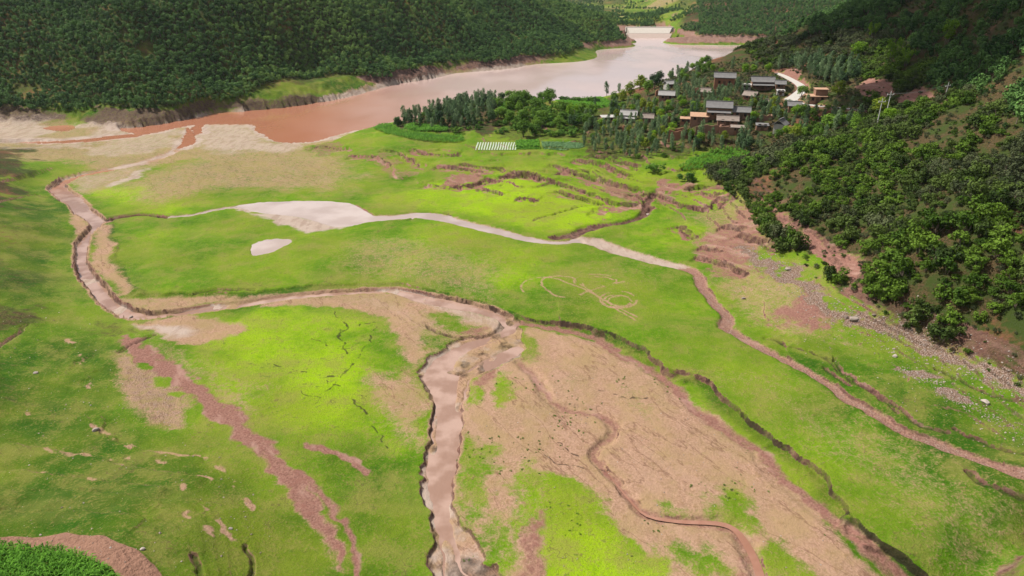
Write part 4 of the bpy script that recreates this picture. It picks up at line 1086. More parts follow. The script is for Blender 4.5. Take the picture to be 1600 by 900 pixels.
_g = N('porcelain'); M_PORC = _g.base((.62, .60, .56), .35, .5)
_g = N('wire'); M_WIRE = _g.base((.30, .30, .31), .5, .5)

def box(x0, x1, y0, y1, z0, z1):
    V = np.array([(x, y, z) for z in (z0, z1) for x, y in ((x0, y0), (x1, y0), (x1, y1), (x0, y1))], float)
    return V, np.array([(3, 2, 1, 0), (4, 5, 6, 7), (0, 1, 5, 4), (1, 2, 6, 5), (2, 3, 7, 6), (3, 0, 4, 7)])
def part(name, shapes, mat, parent):
    v, q = join(shapes); return link(name, mesh_np(name, v, quads=q, mats=[mat]), parent)
def gable_walls(l, w, h, rise, z0=-2.5):
    """walls with pointed ends: ridge along X"""
    a, b = l / 2, w / 2
    V = np.array([(-a, -b, z0), (a, -b, z0), (a, b, z0), (-a, b, z0), (-a, -b, h), (a, -b, h), (a, b, h), (-a, b, h), (-a, 0, h + rise), (a, 0, h + rise)], float)
    return V, np.array([(0, 1, 5, 4), (2, 3, 7, 6), (1, 2, 6, 5), (3, 0, 4, 7), (5, 6, 9, 9), (7, 4, 8, 8)])
def gable_roof(l, w, h, rise, over=.7, th=.22):
    """two slightly sagging slopes with thickness"""
    a, b = l / 2 + over * .8, w / 2 + over; ed = h - rise * over / (w / 2)
    prof = [(-b, ed + .12), (-b * .5, (ed + h + rise) / 2 - .08), (0, h + rise), (b * .5, (ed + h + rise) / 2 - .08), (b, ed + .12)]
    V = []; Q = []
    for k, (y, z) in enumerate(prof): V += [(-a, y, z + th), (a, y, z + th), (-a, y, z), (a, y, z)]
    for k in range(4):
        i = 4 * k; Q += [(i, i + 1, i + 5, i + 4), (i + 2, i + 6, i + 7, i + 3), (i, i + 4, i + 6, i + 2), (i + 1, i + 3, i + 7, i + 5)]
    Q += [(0, 2, 3, 1), (16, 17, 19, 18)]
    return np.array(V, float), np.array(Q)
def mono_roof(l, w, z0, z1, th=.18, over=.3):
    a, b = l / 2 + over, w / 2 + over
    V = np.array([(-a, -b, z0), (a, -b, z0), (a, b, z1), (-a, b, z1), (-a, -b, z0 + th), (a, -b, z0 + th), (a, b, z1 + th), (-a, b, z1 + th)], float)
    return V, np.array([(3, 2, 1, 0), (4, 5, 6, 7), (0, 1, 5, 4), (1, 2, 6, 5), (2, 3, 7, 6), (3, 0, 4, 7)])

def at(u, v): p = survey([(u, v)], zf)[0]; return p[0], p[1]
def openings(o, l, w, h, front=3, end=1, door=True):
    """door and windows as small recessed-looking panels with frames, on the front (-Y) and the right end (+X)"""
    xs = np.linspace(-l / 2 + l / (front + 1), l / 2 - l / (front + 1), front)
    for k, x in enumerate(xs):
        if door and k == front // 2:
            d = part('door', [box(x - .6, x + .6, -w / 2 - .05, -w / 2 + .1, 0, 2.1)], M_WOOD, o)
        else:
            f = part('window', [box(x - .5, x + .5, -w / 2 - .04, -w / 2 + .1, 1.1, 2.2)], M_OPEN, o)
            part('lintel', [box(x - .58, x + .58, -w / 2 - .09, -w / 2 - .041, 2.2, 2.3)], M_WOOD, f); part('sill', [box(x - .58, x + .58, -w / 2 - .12, -w / 2 - .041, 1.0, 1.1)], M_WOOD, f)
    for k in range(end):
        part('window', [box(l / 2 - .1, l / 2 + .04, -.45, .45, max(h - 1.6, 1.2), max(h - .6, 2.1))], M_OPEN, o)
def house(u, v, l, w, h, rise, yaw, wall, roof, label, tiers=0, dz=0.0, front=3, cat='house', ridge=True):
    l, w, h, rise = l * .72, w * .72, h * .74, rise * .8
    x, y = at(u, v); z = float(zf(x, y)) + dz
    o = tag(link('house', None, None, (x, y, z), yaw), label, cat, 'tiled houses of the village')
    BLOCK.append((x, y, max(l, w) * .5 + .8)); BLOCK.append((x * (1 - 4.5 / y), y - 4.5, l * .42))
    part('wall', [gable_walls(l, w, h, rise)], wall, o)
    r = part('roof', [gable_roof(l, w, h, rise)], roof, o)
    part('ridge', [box(-l / 2 - .55, l / 2 + .55, -.16, .16, h + rise + .16, h + rise + .42)], roof, r)
    if tiers:
        e = part('eave', [tuple((V + np.array([0, -w / 2 - .9, 0]), Q)) for V, Q in [mono_roof(l * .92, 1.9, h * .52, h * .52 + .75)]], roof, o)
        for xx in np.linspace(-l * .42, l * .42, 4): part('post', [box(xx - .1, xx + .1, -w / 2 - 1.75, -w / 2 - 1.55, -.6, h * .52)], M_WOOD, o)
    openings(o, l, w, h, front)
    return o
def flat_house(u, v, l, w, h, yaw, wall, roof, label, dz=0.0, slope=.35, extra=None, name='adobe_house', cat='house', group='flat roofed houses of the village'):
    l, w, h = l * .72, w * .72, h * .74
    x, y = at(u, v); z = float(zf(x, y)) + dz
    o = tag(link(name, None, None, (x, y, z), yaw), label, cat, group)
    BLOCK.append((x, y, max(l, w) * .5 + .6)); BLOCK.append((x * (1 - 4 / y), y - 4, l * .4))
    part('wall', [box(-l / 2, l / 2, -w / 2, w / 2, -2.5, h)], wall, o)
    part('roof', [mono_roof(l, w, h + .004, h + slope)], roof, o)
    openings(o, l, w, h, 3, 1)
    if extra:
        bx, by, bl, bw, bh = extra
        p = part('upper_room', [box(bx - bl / 2, bx + bl / 2, by - bw / 2, by + bw / 2, h + .05, h + bh)], wall, o)
        part('upper_roof', [tuple((V + np.array([bx, by, 0]), Q)) for V, Q in [mono_roof(bl, bw, h + bh + .004, h + bh + .2)]], roof, p)
    return o
def ruin(u, v, l, w, h, yaw, mat, label, seed, broken=.45, dz=0.0, shape='U'):
    """roofless earth walls with a worn, broken top"""
    l, w, h = l * .8, w * .8, h * .8
    g = np.random.default_rng(seed); x, y = at(u, v); z = float(zf(x, y)) + dz
    o = tag(link('ruined_wall', None, None, (x, y, z), yaw), label, 'ruin', 'roofless adobe ruins')
    BLOCK.append((x, y, max(l, w) * .42))
    sides = {'U': [((-l / 2, -w / 2), (l / 2, -w / 2)), ((l / 2, -w / 2), (l / 2, w / 2)), ((-l / 2, w / 2), (l / 2, w / 2)), ((-l / 2, -w / 2), (-l / 2, w / 2))], 'I': [((-l / 2, 0), (l / 2, 0))], 'L': [((-l / 2, -w / 2), (l / 2, -w / 2)), ((l / 2, -w / 2), (l / 2, w / 2))]}[shape]
    for k, ((x0, y0), (x1, y1)) in enumerate(sides):
        n = max(4, int(math.hypot(x1 - x0, y1 - y0) / .9)); d = np.array([x1 - x0, y1 - y0]) / math.hypot(x1 - x0, y1 - y0); nn = np.array([-d[1], d[0]]) * .28
        hs = h * (1 - broken * g.random(n + 1)); V = []; Q = []
        for j in range(n + 1):
            p = np.array([x0, y0]) + (np.array([x1, y1]) - np.array([x0, y0])) * j / n
            p = p + d * (.28 if j == n else (-.27 if j == 0 else 0)) * (1 if k % 2 == 0 else -.9)
            V += [(*(p - nn), -2.2), (*(p + nn), -2.2), (*(p - nn * .8), hs[j]), (*(p + nn * .8), hs[j])]
            if j:
                a = 4 * j - 4; b = 4 * j; Q += [(a, b, b + 2, a + 2), (b + 1, a + 1, a + 3, b + 3), (a + 2, b + 2, b + 3, a + 3)]
        Q += [(1, 0, 2, 3), (4 * n, 4 * n + 1, 4 * n + 3, 4 * n + 2)]
        part('wall', [(np.array(V), np.array(Q))], mat, o)
    return o

YW = math.radians(-14)
house(1131, 133, 12.5, 6.2, 5.2, 2.0, YW, M_ADOBE, M_TILE, 'long two storey house with dark grey tiles at the top of the village')
house(1190, 138, 13.5, 6.4, 4.6, 2.0, YW * .6, M_BROWN, M_TILE, 'wide grey tiled house left of the curving concrete road', 1)
house(1218, 139, 5.5, 5.0, 3.4, 1.4, YW, M_BROWN, M_TILE, 'short dark house touching the right end of the wide grey house', front=2)
house(1172, 156, 7.2, 5.5, 3.0, 1.5, math.radians(-38), M_ADOBE, M_TILEB, 'small house with orange gable below the wide grey house', front=2)
house(1122, 182, 13.0, 7.0, 5.6, 2.2, YW, M_BROWN, M_TILE, 'large dark two tier house in the middle of the village', 1)
house(1157, 184, 8.6, 6.0, 3.8, 1.7, YW, M_BROWN, M_TILE, 'lower dark house joined to the right of the two tier house')
house(1218, 206, 6.0, 5.2, 4.4, 1.9, math.radians(52), M_PLAST, M_TILE, 'grey plaster gable house nearest the scrub slope', front=1)
house(982, 188, 9.4, 6.4, 3.8, 1.8, math.radians(-16), M_PLAST, M_TILEL, 'pale tiled house standing apart on the left of the village', 1)
flat_house(949, 190, 8.0, 5.0, 2.9, math.radians(6), M_ADOBE, M_SLAB, 'low brick house with a flat white roof left of the pale tiled house')
house(1041, 156, 9.5, 5.6, 3.6, 1.7, YW, M_BROWN, M_TILEL, 'light grey roofed house half hidden by trees on the lake side')
house(1046, 137, 6.5, 5.6, 3.0, 1.4, math.radians(20), M_PLAST, M_TILEL, 'pale house nearest the lake behind the tall trees')
flat_house(1092, 190, 9.5, 6.0, 3.0, YW, M_BROWN, M_STRAW, 'adobe house with orange clay roof in front of the two tier house', slope=.9)
house(1136, 194, 10.5, 6.0, 2.6, 1.5, YW, M_BROWN, M_TILEB, 'brown tiled house below the two tier house')
flat_house(1274, 160, 10.0, 5.6, 3.4, math.radians(-6), M_BROWN, M_STRAW, 'flat roofed adobe house with an upper room right of the road', extra=(1.6, .8, 4.6, 3.2, 2.6))
flat_house(1219, 148, 4.2, 3.2, 2.3, YW, M_PLAST, M_SLAB, 'tiny whitewashed shed by the bend of the road', name='shed', cat='shed', group='sheds')
flat_house(1166, 139, 5.0, 3.0, 2.4, YW, M_PLAST, M_SLAB, 'small pale roofed lean-to between the two upper houses', name='shed', cat='shed', group='sheds')
flat_house(1190, 202, 6.0, 4.2, 2.2, YW, M_BROWN, M_TILE, 'low grey roofed outbuilding left of the plaster gable house', name='shed', cat='shed', group='sheds')
flat_house(1071, 193, 6.0, 4.5, 2.8, YW, M_ADOBE, M_STRAW, 'small orange adobe hut behind the lower ruin')
flat_house(1152, 207, 7.0, 4.5, 2.8, YW, M_ADOBE, M_TILEB, 'small adobe house right of the boxy roofless room')
house(1103, 150, 6.5, 5.0, 3.0, 1.4, YW, M_ADOBE, M_TILEB, 'small brown roofed house right of the tall square shell', front=2)
house(1012, 190, 6.0, 4.6, 2.8, 1.4, YW, M_ADOBE, M_TILEB, 'small brown roofed house in the gum trees right of the pale tiled house', front=2)
house(1240, 172, 6.2, 4.8, 2.8, 1.4, YW, M_BROWN, M_TILE, 'small grey roofed house below the widest part of the road', front=2)
house(1204, 168, 5.6, 4.6, 2.8, 1.3, YW, M_BROWN, M_TILEB, 'small brown roofed house left of the widest part of the road', front=2)
ruin(1089, 151, 4.2, 4.0, 5.4, YW, M_ADOBE, 'tall square orange adobe shell below the upper village trees', 1, .3)
ruin(1122, 147, 7.5, 3.0, 3.6, YW, M_ADOBE, 'broken orange wall under the long two storey house', 2, .6, 0, 'L')
ruin(1062, 213, 10.0, 6.5, 3.8, YW, M_ADOBE, 'large roofless adobe ruin at the lower edge of the village', 3, .35)
ruin(1041, 194, 2.4, 2.0, 4.2, .2, M_ADOBE, 'slim standing stump of adobe wall left of the lower ruin', 4, .3, 0, 'L')
ruin(1106, 204, 11.0, 4.0, 3.4, YW, M_BROWN, 'long brown adobe wall between the lower ruin and the brown tiled house', 5, .4, 0, 'L')
ruin(1135, 207, 6.0, 4.2, 3.6, YW, M_BROWN, 'boxy roofless adobe room under the brown tiled house', 6, .25)
ruin(1191, 188, 8.0, 3.0, 3.2, YW, M_BROWN, 'dark red compound wall above the plaster gable house', 7, .3, 0, 'L')
ruin(979, 205, 4.0, 3.0, 3.0, YW, M_ADOBE, 'small adobe remnant in the gum trees below the pale tiled house', 8, .5)
ruin(1026, 149, 2.6, 2.4, 4.0, .3, M_ADOBE, 'rounded red wall end at the left of the light grey roofed house', 9, .3, 0, 'L')

# village road
_t = np.gradient(ROAD, axis=0); _t /= np.linalg.norm(_t, axis=1)[:, None]; _nr = np.stack([-_t[:, 1], _t[:, 0]], 1)
_wr = np.interp(np.linspace(0, 1, len(ROAD)), [0, .2, .45, .6, .68, .76, 1], [1.4, 1.7, 2.2, 2.4, 2.8, 1.5, 1.2])
V = []; Q = []
for k in range(len(ROAD)):
    for s, dzz in ((1, -.25), (1, .05), (-1, .05), (-1, -.25)): V.append((*(ROAD[k] + _nr[k] * s * _wr[k]), ROADZ[k] + dzz))
    if k:
        a = 4 * k - 4; b = 4 * k; Q += [(a, b, b + 1, a + 1), (a + 1, b + 1, b + 2, a + 2), (a + 2, b + 2, b + 3, a + 3)]
tag(link('road', mesh_np('road', V, quads=np.array(Q)[:, ::-1], mats=[M_CONC])), 'pale concrete road bending down into the village', None, None, 'structure')
for k in range(0, len(ROAD), 2): BLOCK.append((ROAD[k][0], ROAD[k][1], _wr[k] + 1.4))

# power poles
POLES = []
for u, vb, vt, arm, lab in ((1370, 196, 158, .2, 'concrete power pole with crossarm left of the paired poles'), (1383, 186, 147, .2, 'concrete power pole right of its twin below the clay scar'), (1477, 151, 132, .5, 'power pole high on the scrub slope at the right'), (1011, 140, 125, .1, 'power pole among the tall trees on the lake side')):
    x, y = at(u, vb); z = float(zf(x, y)); d = y * CP + (CAMH - z) * SP
    h = (vb - vt) / FPX * d * 1.05
    o = tag(link('power_pole', None, None, (x, y, z), arm), lab, 'power pole', 'power poles')
    part('pole', [tube((0, 0, -1), (0, 0, h), .19, .12, 8)], M_POLE, o)
    part('crossarm', [box(-1.3, 1.3, -.09, .09, h - .9, h - .72)], M_POLE, o)
    for xx in (-1.15, 0, 1.15): part('insulator', [tube((xx, 0, h - .72 if xx else h), (xx, 0, (h - .72 if xx else h) + .38), .09, .06, 6)], M_PORC, o)
    BLOCK.append((x, y, 2.2)); POLES.append((x, y, z + h - .4))
def wire(a, b, off, lab):
    P_ = []
    for k in range(15):
        t = k / 14; p = np.array(a, float) * (1 - t) + np.array(b, float) * t; p[2] -= 4 * .8 * t * (1 - t); p[0] += off; P_.append(p)
    V = []; Q = []
    for k, p in enumerate(P_):
        for j in range(4): V.append((p[0] + .025 * (j in (1, 2)), p[1], p[2] + .025 * (j > 1)))
        if k: Q += [(4 * k - 4 + j, 4 * k - 4 + (j + 1) % 4, 4 * k + (j + 1) % 4, 4 * k + j) for j in range(4)]
    tag(link('power_line', mesh_np('power_line', V, quads=Q, mats=[M_WIRE])), lab, 'power line', 'power lines')
for off in (-.9, .9):
    sd_ = 'left' if off < 0 else 'right'
    wire(POLES[0], POLES[1], off, sd_ + ' hand short wire between the twin power poles')
    wire(POLES[1], POLES[2], off, sd_ + ' hand wire rising from the twin poles to the pole on the slope')

# ------------------------------------------------------------------ dam and far settlement
dm = tag(link('dam', None, None, (0, 0, 0)), 'pale stone dam closing the far end of the lake', 'dam')
def dam_strip(y0, z0, y1, z1, name, mat, par):
    xa0, xa1 = x_of(984, y0, z0), x_of(1046, y0, z0); xb0, xb1 = x_of(980, y1, z1), x_of(1050, y1, z1)
    V = np.array([(xa0, y0, z0), (xa1, y0, z0), (xb1, y1, z1), (xb0, y1, z1), (xa0, y0, z0 - 4), (xa1, y0, z0 - 4), (xb1, y1 + 6, z1 - 8), (xb0, y1 + 6, z1 - 8)], float)
    return part(name, [(V, np.array([(0, 1, 2, 3), (0, 4, 5, 1), (1, 5, 6, 2), (3, 2, 6, 7), (4, 0, 3, 7)]))], mat, par)
M_DAM = wall_mat('dam_facing', (.25, .19, .16), (.33, .26, .225), 3.0); M_DAMT = wall_mat('dam_upper_facing', (.30, .265, .225), (.38, .345, .305), 3.0)
dam_strip(838, -2.4, 856, 1.9, 'lower_face', M_DAM, dm)
dam_strip(857, 2.0, 876, 6.8, 'upper_face', M_DAMT, dm)
part('parapet', [box(x_of(978, 880, 7), x_of(1052, 880, 7), 876.5, 884, 2, 7.3)], M_DAMT, dm)
for k, (u, v, l, w, h, rf) in enumerate(((806, 14, 14, 9, 6, M_SLAB), (815, 17, 16, 9, 7, M_WHITE), (824, 12, 13, 9, 8, M_SLAB), (829, 18, 15, 9, 6, M_WHITE), (843, 19, 18, 9, 5, M_SLAB), (798, 10, 14, 9, 6, M_WHITE), (851, 18, 11, 8, 5, M_SLAB))):
    lab = ['white house at the lower left of the distant settlement', 'wide white house at the front of the distant settlement', 'tallest house of the distant settlement', 'white house low in the middle of the distant settlement', 'long low building at the right of the distant settlement', 'leftmost house of the distant settlement', 'small house at the right end of the distant settlement'][k]
    y = 1075 + k * 6; t = row_tan(v); z = CAMH - y * t; x = float(x_of(u, y, z)); z = min(z, float(zf(x, y)) + 4)
    o = tag(link('distant_house', None, None, (x, y, z), .25 * math.sin(k * 2.3)), lab, 'house', 'far settlement')
    part('wall', [box(-l / 2, l / 2, -w / 2, w / 2, -8, h)], M_WHITE, o); part('roof', [mono_roof(l, w, h + .01, h + .6, .4, .5)], rf, o)
    for xx in np.linspace(-l / 2 + 2, l / 2 - 2, 4): part('window', [box(xx - .8, xx + .8, -w / 2 - .08, -w / 2 + .2, h - 2.6, h - 1.0)], M_OPEN, o)

# ------------------------------------------------------------------ fields
def crop_plant(seed, h, n, wid, mat):
    g = np.random.default_rng(seed); V = []
    for k in range(n):
        a = g.uniform(0, 6.28); z0 = h * g.uniform(.1, .7); ln = h * g.uniform(.4, .6); d = np.array([math.cos(a), math.sin(a), 0]); s = np.array([-d[1], d[0], 0]) * wid * g.uniform(.7, 1.2)
        p0 = np.array([0, 0, z0]); p1 = d * ln * .6 + np.array([0, 0, z0 + ln * .55]); p2 = d * ln * 1.15 + np.array([0, 0, z0 + ln * .25])
        V += [p0 - s * .5, p0 + s * .5, p1 + s, p1 - s, p1 - s, p1 + s, p2 + s * .15, p2 - s * .15]
    V = np.array(V); tv, tq = tube((0, 0, -.1), (0, 0, h * .95), .035, .015, 4)
    v, q = join([leafq(V), (tv, tq)]); return mesh_np('crop_plant', v, quads=q, mats=[mat])
MAIZE = [crop_plant(200 + k, 1.7, 9, .085, M_MAIZE) for k in range(4)]
def cabbage(seed, mat):
    g = np.random.default_rng(seed); lv = leaves([(0, 0, .16)], [.24], 16, .17, g, .9, .6, .8); v, q = leafq(lv); return mesh_np('crop_plant', v, quads=q, mats=[mat])
CABB = [cabbage(230 + k, M_CABB) for k in range(3)]; LEAFY = [cabbage(240 + k, M_MAIZE) for k in range(3)]
def field(px, row, gap, meshes, name, label, ang=0.0, s=1.0, jit=.15):
    p = survey(px, zf); c, sn = math.cos(ang), math.sin(ang); q = np.stack([p[:, 0] * c + p[:, 1] * sn, -p[:, 0] * sn + p[:, 1] * c], 1)
    a, b = np.meshgrid(np.arange(q[:, 0].min(), q[:, 0].max(), gap), np.arange(q[:, 1].min(), q[:, 1].max(), row)); a = a.ravel() + RNG.normal(0, jit * gap, a.size); b = b.ravel() + RNG.normal(0, jit * row * .5, b.size)
    x = a * c - b * sn; y = a * sn + b * c; m = inside(x, y, smooth_line(p, 2, True)); x, y = x[m], y[m]
    return stuff_scatter(name, meshes, np.stack([x, y, zf(x, y)], 1), RNG.uniform(.75, 1.2, len(x)) * s, label)
field([(-60,862),(0,857),(40,857),(80,860),(120,868),(150,881),(176,898),(190,930),(-60,940)], .78, .32, MAIZE, 'maize_crop', 'dense green maize in the bottom left corner', .15, .72)
field([(584,202),(596,196),(612,196),(625,204),(650,207),(690,212),(722,214),(724,222),(680,223),(640,218),(605,210)], 1.25, .5, MAIZE, 'maize_strip', 'curved strip of bright maize at the tip of the tongue', -.1, .8)
field([(633,200),(650,196),(690,200),(700,206),(670,206),(640,204)], .8, .5, MAIZE, 'maize_row', 'short upper row of maize behind the curved strip', -.1)
field([(640,208),(665,209),(690,211),(680,214),(645,212)], .7, .6, CABB, 'cabbage_patch', 'pale vegetable patch inside the curved maize strip', 0)
field([(1062,264),(1085,248),(1120,236),(1145,234),(1169,240),(1164,247),(1130,256),(1096,265),(1080,267)], 1.5, .45, MAIZE, 'maize_field', 'rows of deep green maize below the village', .9, .9)
field([(808,220),(841,219),(843,233),(808,233)], .55, .5, LEAFY, 'leafy_field', 'square block of blue green vegetables beside the striped beds', 0, 1.6)
field([(847,222),(880,222),(912,225),(905,233),(850,233)], .7, .6, CABB, 'vegetable_field', 'pale green vegetable plot right of the square block', 0, 1.3)
field([(868,150),(905,153),(955,160),(930,170),(880,166)], .9, .6, LEAFY, 'crop_meadow', 'pale cropped meadow on the lake side of the tongue', 0, 1.5)
field([(780,165),(800,160),(802,172),(780,178)], .8, .55, MAIZE, 'maize_plot', 'small maize plot among the orchard bushes', 0, .8)
# planted beds under pale film
_g = N('mulch_film'); M_FILM = _g.base(_g.mix(_g.noise(.8, 3), (.24, .29, .20), (.40, .44, .36)), .45, .4)
for k in range(16):
    u = 744 + k * 4.05
    a, b = survey([(u, 235), (u + 3.2, 223)], zf)
    d = b - a; ln = np.linalg.norm(d); n = 8; V = []; Q = []; nn = np.array([-d[1], d[0]]) / ln
    for j in range(n + 1):
        p = a + d * j / n; z = float(zf(*p))
        for s, hh in ((-.34, -.1), (-.24, .22), (.24, .22), (.34, -.1)): V.append((*(p + nn * s), z + hh + .015 * math.sin(j * 2.7 + k)))
        if j: i0 = 4 * j - 4; i1 = 4 * j; Q += [(i0, i1, i1 + 1, i0 + 1), (i0 + 1, i1 + 1, i1 + 2, i0 + 2), (i0 + 2, i1 + 2, i1 + 3, i0 + 3)]
    V = np.array(V); o = link('planting_bed', mesh_np('planting_bed', V - np.array([*a, 0]), quads=np.array(Q)[:, ::-1], mats=[M_FILM])); o.location = (a[0], a[1], 0)
    tag(o, 'slender film covered planting bed in the striped plot' if 0 < k < 15 else ('leftmost film covered planting bed of the striped plot' if k == 0 else 'rightmost film covered planting bed next to the square block'), 'planting bed', 'striped planting beds')

# ------------------------------------------------------------------ single trees and bushes
def lone(name, key, u, v, s, label, cat='tree', sz=None, group=None):
    x, y = at(u, v)
    while float(zf(x, y)) < .5 and v < 260: v += 1.5; x, y = at(u, v)
    put_tree(name, key, x, y, s, label, cat, group, sz); BLOCK.append((x, y, 1.6 * s))
lone('shrub', 'orch', 1023, 268, 2.0, 'dark round bush alone on the terrace edge left of the gully', 'bush', .85)
lone('shrub', 'orch', 1073, 284, 1.9, 'dark round bush at the lower corner of the maize field', 'bush', .9)
lone('shrub', 'orch', 1131, 278, 1.7, 'dark bush on the bank under the middle of the maize field', 'bush', .85)
lone('shrub', 'greenbush', 1172, 263, 2.3, 'wide two toned bush at the right end of the maize field', 'bush', .85)
lone('shrub', 'greenbush', 1193, 256, 1.9, 'leafy bush uphill of the wide two toned bush', 'bush', .9)
lone('bamboo_clump', 'bamboo', 1391, 100, 1.35, 'largest lime green bamboo clump on the right hand hill', 'bamboo')
lone('bamboo_clump', 'bamboo', 1414, 104, 1.0, 'smaller lime bamboo just right of the largest clump', 'bamboo')
lone('bamboo_clump', 'bamboo', 1362, 62, 1.1, 'lime bamboo high above the round topped tree', 'bamboo')
lone('bamboo_clump', 'bamboo', 1478, 70, 1.2, 'rightmost lime bamboo clump high on the dark slope', 'bamboo')
lone('round_tree', 'lime', 1340, 92, 1.55, 'round topped lime green tree above the village road', 'tree', 1.0)
lone('round_tree', 'yellow', 1309, 152, 1.35, 'yellow green tree right of the flat roofed adobe house', 'tree', .85)
lone('round_tree', 'yellow', 1372, 180, 1.2, 'yellowish tree behind the twin power poles', 'tree', .9)
lone('round_tree', 'lime', 1390, 188, .95, 'lime tree at the foot of the twin power poles', 'tree', .8)
lone('round_tree', 'broad', 1292, 207, 1.35, 'vivid green tree right of the plaster gable house', 'tree', .9)
lone('round_tree', 'yellow', 1238, 222, 1.3, 'broad yellow green tree just below the plaster gable house', 'tree', .85)
lone('round_tree', 'broad', 1252, 152, 1.1, 'green tree below the bend of the concrete road', 'tree', .9)
lone('bamboo_clump', 'bamboo', 893, 196, 1.25, 'feathery bamboo clump at the right of the orchard', 'bamboo')
lone('dark_tree', 'dbroad', 895, 200, 1.1, 'very dark tree in front of the feathery bamboo')
lone('cypress_tree', 'euc', 948, 146, 1.25, 'dense cypress shaped tree against the lake', 'tree', .95)
lone('cypress_tree', 'euc', 967, 128, .9, 'slim dark cypress standing against the water behind the dense one', 'tree', 1.0)
lone('umbrella_tree', 'dbroad', 757, 158, .78, 'umbrella shaped tree rising above the grove against the lake', 'tree', 1.25)
lone('dark_tree', 'dbroad', 783, 146, 1.0, 'bushy dark tree on the lake edge right of the umbrella tree')
lone('round_tree', 'broad', 820, 152, 1.1, 'round green tree on the lake edge in the middle of the tongue')
lone('round_tree', 'broad', 845, 150, 1.05, 'round green tree with pale stems beside it on the lake edge')
lone('dark_tree', 'dbroad', 688, 198, 1.25, 'tall black green tree in the middle of the grove', 'tree', 1.1)
lone('dark_tree', 'dbroad', 716, 170, 1.15, 'dark rounded tree at the top of the grove')
lone('dark_tree', 'dbroad', 621, 198, .85, 'dark bush like tree at the left tip of the grove')
lone('dark_tree', 'dbroad', 770, 196, .95, 'tall dark tree at the right edge of the grove', 'tree', 1.3)
lone('shrub', 'greenbush', 715, 207, 2.0, 'mounded bright bush at the foot of the grove', 'bush', .7)
for k, (u, v, s, key) in enumerate(((985, 150, 1.35, 'yellow'), (1000, 140, 1.5, 'yellow'), (1012, 150, 1.45, 'broad'), (1022, 138, 1.35, 'dbroad'), (972, 158, 1.2, 'yellow'), (960, 160, 1.1, 'broad'), (1030, 130, 1.2, 'dbroad'), (1004, 126, 1.0, 'dbroad'), (995, 162, 1.0, 'broad'), (1018, 124, .9, 'dbroad'))):
    lone('tall_tree', key, u, v, s, ['yellow green tree at the left of the tall lakeside clump', 'highest yellow green tree of the lakeside clump', 'full green tree in front of the lakeside clump', 'dark tree right of the highest lakeside tree', 'yellow tree low on the left flank of the lakeside clump', 'green tree at the foot of the cypress', 'dark tree at the right end of the lakeside clump', 'dark tree top poking above the lakeside clump', 'green tree at the base of the lakeside clump', 'rear dark tree of the lakeside clump'][k], 'tree', .95, 'tall trees of the lakeside clump')
for k in range(9):
    u = 878 + k * 7; lone('hedge_bush', 'orch', u, 157 + .3 * k, 1.25 + .25 * math.sin(k * 2.1), 'dark hedge bush in the row along the lake meadow', 'bush', .9, 'hedge along the lake meadow')

# ---- groves: every tree its own object
def grove(px, n, gap, key, name, smin, smax, label, group, cat='tree', seed=0, sz=None, parts=True, zmin=-1.2):
    c = 0
    for x, y in in_area(px, n * 2, gap, zmin, seed):
        if c >= n: break
        if not clear_of(x, y): continue
        u, v = pix(x, y, float(zf(x, y)))
        put_tree(name, key if isinstance(key, str) else random.choice(key), x, y, random.uniform(smin, smax), label, cat, group, sz and random.uniform(*sz), parts); c += 1
grove([(618,196),(640,178),(690,156),(740,150),(775,156),(775,190),(740,200),(700,204),(650,202)], 190, 1.55, ('euc', 'pine', 'euc', 'dark'), 'grove_tree', .75, 1.1, 'slender tree in the mixed grove at the tip of the tongue', 'trees of the grove on the tongue', seed=1)
grove([(640,200),(720,205),(775,205),(775,160),(700,160)], 85, 1.7, ('orch', 'dark'), 'grove_bush', .8, 1.2, 'low bush between the stems of the mixed grove', 'bushes in the grove', 'bush', seed=2)
grove([(772,205),(778,168),(830,158),(868,166),(930,172),(928,205),(900,214),(840,214),(790,214)], 150, 2.3, ('orch', 'orch', 'greenbush', 'broad'), 'orchard_bush', 1.1, 1.65, 'leafy green orchard bush on the middle of the tongue', 'orchard bushes on the tongue', 'bush', seed=3, sz=(.7, .9))
grove([(905,236),(915,205),(960,196),(1030,200),(1050,220),(1180,215),(1190,235),(1100,240),(1050,246),(1000,250),(950,246)], 130, 1.7, ('euc', 'euc', 'euc', 'euc', 'greenbush'), 'gum_tree', .5, .85, 'young gum tree or sapling below the village houses', 'gum trees below the village', seed=4, sz=(.9, 1.2))
grove([(905,200),(930,165),(980,165),(1050,170),(1080,160),(1200,165),(1250,175),(1250,205),(1180,212),(1100,200),(1000,205)], 110, 1.8, ('euc', 'euc', 'euc', 'greenbush'), 'gum_tree', .5, .85, 'gum tree or sapling between the village houses', 'gum trees among the houses', seed=5, sz=(.9, 1.2))
grove([(1030,152),(1060,135),(1110,140),(1180,145),(1180,160),(1120,165),(1060,165)], 45, 1.8, 'euc', 'gum_tree', .6, .9, 'slender gum tree under the upper houses', 'gum trees under the upper houses', seed=6, sz=(.9, 1.15))
grove([(930,205),(960,170),(1030,165),(1100,165),(1250,170),(1260,200),(1200,235),(1000,235)], 75, 3, ('broad', 'greenbush', 'lime', 'lime', 'dbroad', 'yellow'), 'village_tree', .65, .95, 'rounded broadleaf tree in the village gardens', 'broadleaf trees in the village gardens', seed=7)
grove([(1040,128),(1060,110),(1120,108),(1200,108),(1210,118),(1110,118),(1080,140)], 46, 3, ('lime', 'broad', 'greenbush', 'euc'), 'garden_tree', .65, 1.0, 'bright tree on the gardens above the upper houses', 'bright trees above the upper houses', seed=8)
